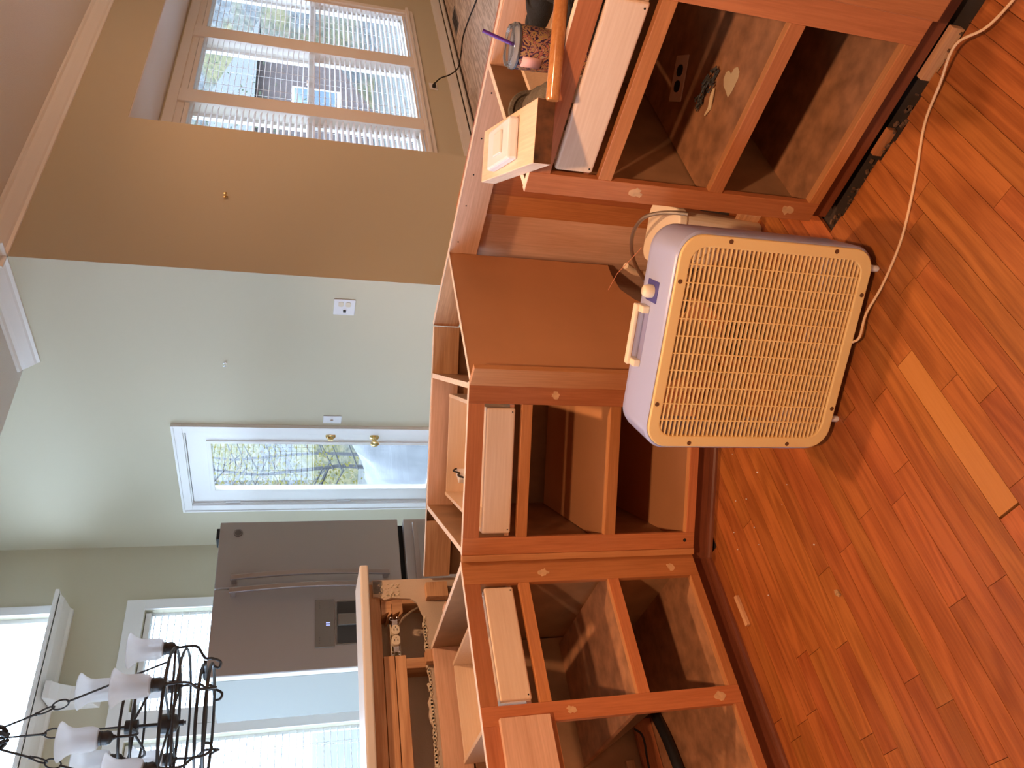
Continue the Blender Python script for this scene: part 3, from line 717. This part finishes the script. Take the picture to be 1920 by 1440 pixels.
rg.build('rear_grille', 'fantan', fan)
# controls on the top
kp = B().prism([(p[0], p[1]) for p in rrect(.052, .058, .002, 2, .107, .086)], FW-.001, FW+.0015, 'xy').build('knob_plate', 'knobplate', fan)
B().lathe([(.016, 0), (.0165, .012), (.0135, .022), (.011, .024), (0, .0245)], (.106, .086, FW+.001), 24).build('speed_knob', 'cream', fan)
B().box(-.070, .052, .085, .112, FW-.008, FW+.0006).build('handle_recess_shade', plain('recess_shade_blue', (.28, .29, .48), .4), fan)  # flat patch, the shade of a recess is put into its darker blue
hd = B().box(-.086, .068, .108, .126, FW+.016, FW+.026).box(-.086, -.068, .085, .126, FW-.001, FW+.018).box(.050, .068, .085, .126, FW-.001, FW+.018).build('carry_handle', 'cream', fan, bevel=.003)
for sx in (-.185, .215):
    B().lathe([(.007, -.025), (.0085, -.022), (.0085, -.002), (.006, .001)], (sx, .014, 0), 14).build('foot', 'white', fan)
    B().lathe([(.007, -.025), (.0085, -.022), (.0085, -.002), (.006, .001)], (sx, .145, 0), 14).build('foot', 'white', fan)
B().lathe([(.0012, 0), (.0012, .001)], (0, 0, 0), 6)
# power cord (world coordinates turned into the fan's frame)
def smooth(pts, k=6):
    P = [Vector(p) for p in pts]; P = [P[0]*2-P[1]] + P + [P[-1]*2-P[-2]]; o_ = []
    for i in range(1, len(P)-2):
        for j in range(k):
            t = j/k; a, b_, c, d = P[i-1], P[i], P[i+1], P[i+2]
            o_.append(.5*((2*b_)+(c-a)*t+(2*a-5*b_+4*c-d)*t*t+(3*b_-a-3*c+d)*t**3))
    o_.append(P[-2]); return o_
fm = Matrix.Translation((1.163, 1.128, .025)) @ Matrix.Rotation(R(-60.6), 4, 'Z'); fi = fm.inverted()
cp = [(1.40, .30, .004), (1.40, .40, .03), (1.435, .46, .045), (1.437, .547, .018), (1.420, .632, .006), (1.351, .726, .004), (1.275, .842, .004), (1.232, .955, .006), (1.205, 1.03, .02), (1.168, 1.075, .030), (1.172, 1.10, .034)]
B().tube([fi @ p for p in smooth(cp)], .0032, 7).build('power_cord', 'cordw', fan, label='cream power cord trailing over the floor')

# ================================================================ THINGS AROUND THE CABINETS
# cream plastic tub in the empty bay
tb = empty('plastic_tub', (1.80, 1.275, 0), R(-62), label='cream plastic tub standing in the empty bay behind the fan', cat='tub')
def taper(w0, d0, w1, d1, z0_, z1_, r_, n_=5):
    a = [(x, y, z0_) for x, y in rrect(w0, d0, r_, n_)]; b_ = [(x, y, z1_) for x, y in rrect(w1, d1, r_, n_)]; N = len(a)
    return a+b_, [tuple(range(N-1, -1, -1)), tuple(range(N, 2*N))] + [(i, (i+1) % N, N+(i+1) % N, N+i) for i in range(N)]
v_, f_ = taper(.145, .17, .175, .205, 0, .275, .03); B().add(v_, f_).build('tub_body', 'cream', tb)
v_, f_ = taper(.190, .220, .186, .216, .270, .298, .04); B().add(v_, f_).build('lid', 'cream', tb, bevel=.005)
tag(B().tube(smooth([(1.720, 1.137, 0.289), (1.740, 1.150, 0.326), (1.780, 1.185, 0.351), (1.820, 1.233, 0.366), (1.860, 1.310, 0.357), (1.880, 1.387, 0.332), (1.900, 1.467, 0.285), (1.910, 1.536, 0.225), (1.900, 1.591, 0.151), (1.89, 1.55, .06), (1.88, 1.52, .007)]), .0062, 10).build('braided_hose', 'steel'),
    'braided steel supply hose arching over the cream tub', 'hose')
tag(B().tube(smooth([(1.93, 1.545, .012), (1.93, 1.54, .12), (1.925, 1.53, .24), (1.92, 1.50, .30)]), .012, 12).build('plastic_pipe', 'cream'), 'cream plastic pipe stub behind the tub beside the brown panel', 'pipe')
tag(B().tube([(1.87, 1.38, .30), (1.885, 1.44, .31), (1.90, 1.52, .33), (1.905, 1.60, .335)], .0011, 5).build('copper_wire', plain('pink_wire', (.7, .3, .2), .5)), 'thin reddish wire strung from the cream tub to the brown panel', 'wire')
# thick board offcut on top of the right cabinet
bo = empty('board_offcut', (1.587, .911, .8775), math.atan2(.30, .373), label='thick pale board offcut with dark weathered end on the right cabinet', cat='board')
bx('board', 'pale_board', bo, -.235, .235, -.066, .066, 0, .040, .002)
B().box(-.2362, -.235, -.065, .065, .001, .039).build('weathered_end', 'darkwoodend', bo)
bl = empty('trim_block', (1.575, .905, .9176), math.atan2(.30, .373)+.05, label='white painted trim block with raised square on the board offcut', cat='trim block')
B().box(-.095, .095, -.047, .047, 0, .024).build('block', 'white', bl, bevel=.006, seg=2)
B().box(-.045, .018, -.026, .026, .024, .030).build('raised_square', 'cap', bl, bevel=.002)
dw = empty('wood_dowel', (1.425, .705, .8915), 0, label='varnished round wooden rod lying across the front of the right cabinet', cat='wooden rod')
d0 = Vector((0, 0, 0)); d1 = Vector((.46, -.60, .0)) * .62
B().tube([d0, d0+(d1*.01), d1], [.0125, .0145, .0145], 18).build('rod', wood('varnished_rod', (.42, .16, .045), (.62, .28, .10), 'y', rough=.16, rings=6, grain=.4), dw)
# tumbler in the open drawer
tu = empty('tumbler', (1.655, .705, .7425), 0, label='swirl patterned tumbler with clear lid and purple straw', cat='tumbler')
B().lathe([(.0, 0), (.034, 0), (.037, .004), (.046, .115), (.0475, .185), (.0475, .188)], n=32).build('cup', 'swirl', tu)
B().lathe([(.0482, .186), (.0495, .188), (.0495, .197), (.046, .200), (.044, .206), (.040, .207), (.038, .200), (.006, .199), (0, .199)], n=32).build('lid', 'clear', tu)
B().lathe([(.0488, .188), (.0488, .192)], n=32).build('lid_rim', plain('lid_grey', (.5, .52, .56), .2), tu)
B().tube([(.004, 0, .03), (.005, 0, .19), (.030, -.010, .262)], .0042, 10).build('straw', 'purple', tu)
vs = []; fs = []
for i in range(5):
    a = R(150 + i*8)
    for z in (.135, .180): vs.append((.0485*math.cos(a), .0485*math.sin(a), z))
fs = [(2*i, 2*i+2, 2*i+3, 2*i+1) for i in range(4)]
o = B().add(vs, fs, True).build('sticker', plain('pink_sticker', (.75, .42, .38), .5), tu); md = o.modifiers.new('t', 'SOLIDIFY'); md.thickness = .0006; md.offset = 1
# gloves and tool pouch in the same drawer
def skinned(name, mat, parent, chains, sub=2):
    """each chain: list of (point, radius); first point of later chains joins chain 0 root"""
    vs, es, rs = [], [], []
    root = None
    for ch in chains:
        prev = None
        for p, r_ in ch:
            if isinstance(p, int): prev = p; continue
            vs.append(p); rs.append(r_); i = len(vs)-1
            if prev is not None: es.append((prev, i))
            prev = i
    me = bpy.data.meshes.new(name); me.from_pydata(vs, es, []); o_ = bpy.data.objects.new(name, me); COL.objects.link(o_)
    me.materials.append(M[mat]); sk = o_.modifiers.new('s', 'SKIN'); sk.use_smooth_shade = True
    for i, sv in enumerate(me.skin_vertices[0].data): sv.radius = (rs[i], rs[i]*.75); sv.use_root = (i == 0)
    sb = o_.modifiers.new('u', 'SUBSURF'); sb.levels = sub; sb.render_levels = sub
    if parent: o_.parent = parent
    return o_
def glove(name, mat, loc, rz, label, fingers=True, s_=1.0):
    e = empty(name, loc, rz, label=label, cat='glove')
    ch = [[((-.09*s_, 0, .028), .036*s_), ((-.045*s_, 0, .030), .034*s_), ((0, 0, .030), .042*s_), ((.035*s_, 0, .028), .040*s_)]]
    for k, (dy, L) in enumerate(((-.030, .060), (-.010, .072), (.011, .068), (.030, .055))):
        ch.append([(3, 0), ((.060*s_, dy*s_, .026), .0125*s_), ((.060*s_+L*.5*s_, dy*1.25*s_, .026-.004*k), .0115*s_), ((.060*s_+L*s_, dy*1.35*s_, .014), .0095*s_)])
    ch.append([(2, 0), ((.005*s_, -.045*s_, .026), .014*s_), ((.035*s_, -.072*s_, .018), .012*s_)])
    skinned('glove_body', mat, e, ch)
    B().lathe([(.036*s_, -.008), (.041*s_, 0), (.040*s_, .012), (.034*s_, .014), (.030*s_, .004)], (-.098*s_, 0, .030), 20, 'x').build('cuff', mat, e)
    B().lathe([(.0, 0), (.031*s_, 0)], (-.096*s_, 0, .030), 20, 'x').build('cuff_opening', 'cloth_black', e)
    return e
glove('work_glove', 'cloth_grey', (1.70, .86, .785), R(215), 'fuzzy grey brown glove beside the swirl tumbler', s_=1.35)
glove('work_glove', 'cloth_black', (1.86, .66, .81), R(75), 'black glove with curled fingers behind the swirl tumbler', s_=1.25)
pc = empty('tool_pouch', (1.70, .575, .7435), R(-20), label='black fabric pouch lying in the drawer right of the tumbler', cat='pouch')
v_, f_ = taper(.26, .12, .20, .09, 0, .115, .025); o = B().add(v_, f_).build('pouch_body', 'cloth_black', pc, bevel=.01)
B().tube(smooth([(-.06, 0, .11), (-.03, .01, .145), (.03, .01, .148), (.06, 0, .11)]), .006, 8).build('pouch_strap', 'cloth_black', pc)
# bits on the shelf of the right cabinet
cpz = empty('cover_plate', (1.863, .810, .4086), R(-62), label='dull outlet cover plate with two oval holes lying on the dark shelf', cat='cover plate')
po = rrect(.118, .072, .005, 3)
bx('plate', plain('dull_plate', (.85, .62, .50), .5), cpz, -.059, .059, -.036, .036, 0, .003, .002)
for sx in (-.02, .02):
    B().prism(rrect(.030, .034, .013, 5, sx, 0), .003, .0036, 'xy').build('receptacle_hole', 'darkgap', cpz)
hp = [(x*1.2, y*1.2) for x, y in [(0, -.030), (.012, -.020), (.028, .002), (.030, .014), (.022, .024), (.010, .023), (0, .014), (-.010, .022), (-.020, .020), (-.026, .008), (-.022, -.006), (-.010, -.018)]]
tag(B().prism(hp, 0, .0012, 'xy').build('paper_scrap', 'paper', loc=(1.615, .690, .4092), rot=(0, 0, R(215))), 'torn heart shaped paper scrap on the upper shelf of right cabinet', 'scrap')
rb = random.Random(5); sc = B()
for k in range(26):
    c_ = Vector((rb.uniform(-.045, .045), rb.uniform(-.016, .016), rb.uniform(.002, .016)))
    sc.tube([c_ + Vector((rb.uniform(-.02, .02), rb.uniform(-.01, .01), rb.uniform(0, .006))) for _ in range(4)], .0022, 5)
tag(sc.build('wire_tangle', plain('dusty_black', (.05, .05, .045), .7), loc=(1.695, .745, .4092), rot=(0, 0, R(75))), 'small dusty black wire tangle beside the paper scrap', 'wire bundle')
tag(B().tube([(0, 0, 0), (.02, .006, .004), (.045, .004, 0), (.065, -.008, .002)], [.003, .005, .005, .002], 8).build('plaster_crumb', 'paper', loc=(1.665, .735, .413), rot=(0, 0, R(110))), 'curved pale plastic shard in front of the wire tangle', 'scrap')
# marker and label in the drawer of the angled cabinet
lbx = Vector((1.122, 2.028, 0)); u_ = Vector((.7071, -.7071, 0)); w_ = Vector((.7071, .7071, 0))
gp = lbx + u_*.157 + w_*.50
gl = empty('pulled_bracket', (gp.x, gp.y, .7427), R(20), label='small white and black plastic bracket in the drawer of the angled cabinet', cat='bracket')
B().box(-.034, .034, -.010, .010, 0, .050).build('bracket_body', 'white', gl, bevel=.003)
B().tube(smooth([(-.030, -.012, .030), (-.020, -.016, .052), (0, -.012, .044), (.012, -.014, .064), (.030, -.012, .050)]), .0035, 7).build('black_strap', 'black', gl)
B().lathe([(.0, 0), (.012, 0), (.012, .034), (0, .036)], (-.050, -.004, .0), 14).build('black_foot', 'black', gl)
# black pipe and cable in the sink bay
tag(B().tube(smooth([(.765, 2.545, .135), (.66, 2.50, .137), (.50, 2.47, .137), (.25, 2.46, .137)]), .018, 14).build('drain_hose', 'black'), 'thick black drain hose on the floor of the open sink bay', 'hose')
tag(B().tube(smooth([(.735, 2.58, .21), (.70, 2.57, .19), (.60, 2.565, .20), (.45, 2.56, .20), (.3, 2.55, .118)]), .004, 8).build('black_cable', 'black'), 'thin black cable above the drain hose in the sink bay', 'cable')
# loose bits on the floor
tag(B().prism([(0, 0), (.016, .004), (.019, .014), (.007, .017), (-.003, .009)], 0, .006, 'xy').build('wood_chip', plain('chip_tan', (.38, .22, .10), .8, var=.4, vscale=200), bevel=.001, loc=(.722, 1.573, .0008)), 'small brown wood chip lying alone on the open floor', 'chip')
tag(B().box(-.050, .050, -.007, .007, 0, .012).build('wood_shim', 'pine_x', bevel=.001, loc=(.888, 2.012, .0005), rot=(0, 0, R(2))), 'short pale wood shim on the floor against the dark toe kick', 'shim')
rb = random.Random(11); cr = B()
for k in range(55):
    x = rb.uniform(1.475, 1.512); y = rb.uniform(.42, .98); s_ = rb.uniform(.002, .007)
    cr.obox((x, y, -.004), (s_, s_*.6, .003), Matrix.Rotation(rb.uniform(0, 3), 3, 'Z'))
o = cr.build('debris', plain('crumbs', (.12, .06, .03), .9, var=.6, vscale=90)); tag(o, 'crumbled flooring debris along the foot of the right cabinet', 'debris', kind='stuff')
rb = random.Random(12); cr = B()
for k in range(15):
    s_ = rb.uniform(.0008, .0022); cr.obox((rb.uniform(.85, 1.35), rb.uniform(1.5, 2.0), .0015), (s_, s_, .001), Matrix.Rotation(rb.uniform(0, 3), 3, 'Z'))
tag(cr.build('plaster_crumbs', 'white'), 'white plaster crumbs sprinkled on the floor near the angled cabinet', 'debris', kind='stuff')

# ================================================================ WALL FITTINGS
sp = empty('wall_plate', (XG, 2.932, 1.126), label='white double gang plate with outlet and switch on the daylight wall', cat='wall plate')
bx('plate', 'white', sp, -.007, 0, -.058, .058, -.058, .058, .003)
for sz in (-.020, .020): B().prism(rrect(.034, .028, .010, 4, -.023, sz), -.0095, -.006, 'yz').build('receptacle', 'ivory', sp)
bx('toggle', 'black', sp, -.018, -.007, .018, .028, -.010, .006, .001)
sw = empty('light_switch', (XG, 3.924, 1.136), label='white single switch plate beside the door casing', cat='light switch')
bx('plate', 'white', sw, -.006, 0, -.037, .037, -.058, .058, .003); bx('toggle', 'white', sw, -.017, -.006, -.005, .005, -.004, .012, .001)
wo = empty('wall_plate', (6.552, YW, .25), label='low white outlet plate under the bay window with black plug', cat='wall plate')
bx('plate', 'white', wo, -.058, .058, -.006, 0, -.037, .037, .003)
hk = tag(B().lathe([(.010, 0), (.010, -.003), (.004, -.006), (.004, -.022), (.008, -.026), (0, -.030)], (0, 0, 0), 14, 'x').build('picture_hook', 'chrome', loc=(XG, 3.427, 1.769)), 'tiny silver hook on the daylight wall', 'hook')
hk2 = tag(B().lathe([(.012, 0), (.012, -.003), (.005, -.006), (.005, -.020), (.010, -.026), (0, -.030)], (0, 0, 0), 14, 'y').build('picture_hook', 'brass', loc=(3.831, YB, 1.787)), 'tiny brass hook on the tan wall', 'hook')
pg = empty('power_cord', (6.535, YW-.006, .247), label='black power cord plugged in under the bay window and running over the raw floor', cat='cord')
B().lathe([(.016, 0), (.018, -.02), (.010, -.035), (.005, -.045)], (0, 0, 0), 14, 'y').build('plug', 'black', pg)
B().tube([Vector(p)-Vector((6.535, YW-.006, .247)) for p in smooth([(6.535, YW-.04, .247), (6.55, YW-.09, .20), (6.62, 3.17, .11), (6.74, 3.17, .03), (6.79, 3.14, .006), (6.80, 3.02, .006), (6.84, 2.90, .006), (6.72, 2.68, .006), (6.56, 2.46, .006), (6.3, 2.0, .006)])], .006, 8).build('cable', 'black', pg)
rgr = empty('floor_register', (7.36, 2.99, 0), label='small dark metal floor register set in the raw floor', cat='vent')
bx('register_frame', plain('register_metal', (.22, .20, .18), .4, metal=.5), rgr, -.19, .19, -.065, .065, 0, .004, .001)
for k in range(9): bx('louver', 'darkgap', rgr, -.165+k*.037, -.165+k*.037+.022, -.048, .048, .004, .0052)

# ================================================================ CHANDELIER
cc = Vector((1.152, 3.348, 0))
ch = empty('chandelier', (cc.x, cc.y, 2.826), R(-20), label='black iron two tier chandelier with frosted bell glass shades', cat='chandelier')
def P(r_, a, z): return (r_*math.cos(a), r_*math.sin(a), z-2.81)
def ring(name, r_, z, t, flat=1): return B().tube([P(r_, 2*PI*k/48, z) for k in range(48)], t, 7, True).build(name, 'blackiron', ch)
RL, RU, RB = .285, .155, .215
ring('ring', RL, 1.80, .0065); ring('ring', RL-.006, 1.757, .0055); ring('ring', RU, 1.955, .0055); ring('ring', RU, 1.915, .005)
ring('ring', RB, 1.685, .0065); ring('ring', RB, 1.655, .0065)
B().tube([P(0, 0, 2.81-.0), P(0, 0, 2.44)], .006, 8).tube([P(0, 0, 1.98), P(0, 0, 1.74)], .007, 8).build('centre_rod', 'blackiron', ch)
B().lathe([(.0, 1.965-2.81), (.026, 1.96-2.81), (.026, 1.915-2.81), (0, 1.91-2.81)], n=20).build('hub', 'blackiron', ch)
B().lathe([(.0, 1.84-2.81), (.036, 1.838-2.81), (.040, 1.80-2.81), (.032, 1.775-2.81), (.010, 1.765-2.81), (.012, 1.75-2.81), (0, 1.745-2.81)], n=20).build('hub', 'blackiron', ch)
B().lathe([(0, 0), (.06, -.002), (.055, -.02), (.02, -.035), (0, -.036)], n=24).build('canopy', 'blackiron', ch)
tp = B()
for k in range(6):
    a = 2*PI*k/6; tp.tube(smooth([P(.012, a, 2.45), P(.034, a, 2.425), P(.040, a, 2.39), P(.018, a, 2.365)]), .008, 6)
tp.build('top_crown', 'blackiron', ch)
sp_ = B()
for k in range(6):
    a = 2*PI*k/6; sp_.tube([P(.03, a, 1.80), P(RL, a, 1.80)], .005, 6)
sp_.build('spokes', 'blackiron', ch)
def lightarm(r_, z, a, shade_src=None):
    arm = B()
    if r_ > .2:
        arm.tube(smooth([P(r_, a, z), P(r_+.004, a, z-.04), P(r_-.002, a, z-.075), P(r_-.045, a, z-.105), P(r_-.050, a, z-.135), P(r_-.064, a+.05, z-.165), P(r_-.085, a+.12, z-.16), P(r_-.078, a+.16, z-.14)]), .0055, 7)
    else:
        arm.tube(smooth([P(r_, a, z), P(r_, a, z-.05), P(r_-.03, a, z-.07), P(.02, a, z-.03)]), .005, 7)
    am = arm.build('arm', 'blackiron', ch)
    c0 = P(r_, a, z)
    s_ = B().lathe([(.008, 0), (.010, .008), (.022, .016), (.026, .028), (.024, .044), (.026, .046), (.0255, .060), (.020, .062), (0, .063)], c0, 18).build('socket_cup', 'blackiron', ch)
    c1 = (c0[0], c0[1], c0[2]+.050)
    prof = [(.026, .004), (.038, .012), (.0435, .030), (.044, .055), (.043, .080), (.046, .098), (.054, .114), (.066, .128), (.070, .134)]
    g = B().lathe(prof, c1, 30); g.f = [f for f in g.f if len(f) == 4]; g.sm = [True]*len(g.f)
    gs = g.build('shade', 'shade', ch); md = gs.modifiers.new('t', 'SOLIDIFY'); md.thickness = .003
    B().lathe([(.009, .0), (.010, .045), (.009, .048)], c1, 14).build('candle_sleeve', plain('sleeve_grey', (.30, .31, .33), .5) if 'sleeve_grey' not in bpy.data.materials else bpy.data.materials['sleeve_grey'], gs)
    B().lathe([(.008, .048), (.013, .062), (.015, .078), (.011, .096), (.004, .110), (0, .112)], c1, 16).build('bulb', 'clear', gs)
for k in range(6): lightarm(RL, 1.79, 2*PI*k/6)
for k in range(3): lightarm(RU, 1.965, 2*PI*k/3 + R(20))
# three hanging rods, each with a pair of links
for k in range(3):
    a = 2*PI*k/3 - R(30)
    p0, p1 = Vector(P(.030, a, 2.41)), Vector(P(RL-.02, a, 1.80)); d = p1-p0; dd = d.normalized()
    q0, q1 = p0 + d*.25, p0 + d*.41
    hr = B().tube([p0, q0], .0042, 6).tube([q1, p1], .0042, 6)
    for t in (.05, .90): hr.tube([p0+d*(.25*t if t < .5 else .23), p0+d*(.25*t+.02 if t < .5 else .255)], .0068, 6)
    hr.build('hanging_rod', 'blackiron', ch)
    L = (q1-q0).length/2; sd = dd.cross(Vector((0, 0, 1))).normalized(); sd2 = dd.cross(sd)
    for j, s3 in enumerate((sd, sd2)):
        c_ = q0 + dd*L*(j+.5)
        B().tube([c_ + dd*(L*.58)*math.cos(t) + s3*.017*math.sin(t) for t in [2*PI*q/18 for q in range(18)]], .0032, 6, True).build('link', 'blackiron', ch)

# ================================================================ OUTSIDE
gr = B().box(-40, 60, -30, 60, -.9, -.7).build('ground', 'lawn'); gr['kind'] = 'structure'
# tarp-covered heap outside the door
n_ = 26; vs = []; rb = random.Random(2)
ph = [rb.uniform(0, 6) for _ in range(6)]
for i in range(n_):
    for j in range(n_):
        u, v = i/(n_-1)*2-1, j/(n_-1)*2-1
        x, y = 6.3+u*1.7, 6.6+v*2.3
        hgt = max(0, 1-u**4)*max(0, 1-v**4)
        z = -.7 + hgt*(1.58 + .20*math.sin(5*u+ph[0]+2*v) + .10*math.sin(9*v+ph[1]-3*u) + .06*math.sin(17*u+11*v+ph[2]) + .03*math.sin(31*v-14*u))
        vs.append((x, y, z))
fs = [(i*n_+j, i*n_+j+1, (i+1)*n_+j+1, (i+1)*n_+j) for i in range(n_-1) for j in range(n_-1)]
tag(B().add(vs, fs, True).build('covered_heap', 'tarp'), 'wrinkled grey tarp covering a heap outside the door glass', 'tarp')
def tree(x, y, h, mat, seed, label, leaves=1800, spread=2.2):
    rb = random.Random(seed)
    e = empty('tree', (x, y, -.7), label=label, cat='tree', group='trees outside the door')
    tk = B().tube([(0, 0, 0), (.1, .05, h*.35), (-.05, .1, h*.7), (.05, 0, h)], [.045, .035, .025, .010], 8)
    tips = []
    for k in range(16):
        z = h*rb.uniform(.25, .95); a = rb.uniform(0, 2*PI); L = rb.uniform(.8, spread)
        p = [(0, 0, z), (L*.5*math.cos(a), L*.5*math.sin(a), z+L*.2), (L*math.cos(a+.3), L*math.sin(a+.3), z+L*.45)]
        tk.tube(p, [.014, .009, .004], 5); tips += p[1:]
    tk.build('trunk', 'bark', e)
    lv = B()
    for k in range(leaves):
        c_ = rb.choice(tips); c_ = Vector(c_)+Vector((rb.gauss(0, .45), rb.gauss(0, .45), rb.gauss(0, .4))); s_ = rb.uniform(.022, .042)
        u = Vector((rb.gauss(0, 1), rb.gauss(0, 1), rb.gauss(0, 1))).normalized(); w = u.orthogonal().normalized()
        lv.add([c_+u*s_, c_+w*s_*.7, c_-u*s_, c_-w*s_*.7], [(0, 1, 2, 3)])
    o_ = lv.build('foliage', mat, e); o_['kind'] = 'stuff'
tree(7.55, 10.6, 3.7, 'leafy', 1, 'bright yellow leaved tree seen through the door glass above the tarp', 4200)
tree(9.9, 13.4, 4.6, 'leafo', 2, 'sparse orange leaved tree deep behind the yellow one through the door', 1800)
tree(11.6, 17.2, 7.0, 'leafg', 3, 'pale green tree top in the upper corner of the door glass', 1600)
tree(10.0, 16.2, 6.0, 'leafy', 6, 'thin leaning tree at the hinge side of the door glass', 700)
tree(13.5, 8.5, 6.0, 'leafg', 4, 'green tree seen through the upper panes of the bay window', 2200)
# wooded slope behind the trees
mt, nt, b = newmat('woodland')
tc = nd(nt, 'ShaderNodeTexCoord'); n = nd(nt, 'ShaderNodeTexNoise'); n.inputs['Scale'].default_value = 5.0; n.inputs['Detail'].default_value = 8; n.inputs['Roughness'].default_value = .75
n9 = nd(nt, 'ShaderNodeTexNoise'); n9.inputs['Scale'].default_value = .45; n9.inputs['Detail'].default_value = 2
lk(nt, tc.outputs['Object'], n.inputs['Vector']); lk(nt, tc.outputs['Object'], n9.inputs['Vector'])
c1 = ramp(nt, n.outputs['Fac'], [(.38, (.025, .025, .027)), (.50, (.06, .062, .06)), (.60, (.10, .10, .10))])
c2 = ramp(nt, n.outputs['Fac'], [(.38, (.03, .03, .02)), (.50, (.08, .075, .03)), (.60, (.12, .095, .05))])
mx = nd(nt, 'ShaderNodeMix', data_type='RGBA'); lk(nt, ramp(nt, n9.outputs['Fac'], [(.45, (0, 0, 0)), (.6, (1, 1, 1))]), mx.inputs['Factor'])
lk(nt, c1, mx.inputs[6]); lk(nt, c2, mx.inputs[7]); lk(nt, mx.outputs[2], b.inputs['Base Color']); b.inputs['Roughness'].default_value = 1
vs = []; fs = []; na, nr = 60, 14; rb = random.Random(9)
for i in range(nr):
    for j in range(na):
        az = R(24 + 56*j/(na-1)); rr_ = 25 + i*1.1; t = i/(nr-1)
        vs.append((rr_*math.sin(az), rr_*math.cos(az), -.7 + 10.5*t*min(1, (j+1)/8) + .25*math.sin(j*1.7)*t))
fs = [(i*na+j, i*na+j+1, (i+1)*na+j+1, (i+1)*na+j) for i in range(nr-1) for j in range(na-1)]
o = B().add(vs, fs, True).build('hill', mt); o['kind'] = 'structure'
# neighbour house far beyond the bay window
hs = empty('house', (19.5, 12.5, -.7), R(-12), label='red brick neighbouring house beyond the bay window blinds', cat='house')
bx('house_wall', 'brick', hs, -5, 5, 0, 5, 0, 3.4)
B().prism([(-.5, 3.4), (5.5, 3.4), (2.5, 5.0)], -5.4, 5.4, 'yz').build('roof', plain('far_roof', (.06, .06, .062), .8), hs)
for x in (-3.6, -1.6, .4, 2.6):
    f_ = bx('house_window', 'trim', hs, x-.5, x+.5, -.03, 0, 1.0, 2.4); bx('pane', plain('far_pane', (.12, .16, .20), .1) if 'far_pane' not in bpy.data.materials else bpy.data.materials['far_pane'], f_, x-.43, x+.43, -.04, -.03, 1.07, 2.33)
bpy.context.view_layer.update()
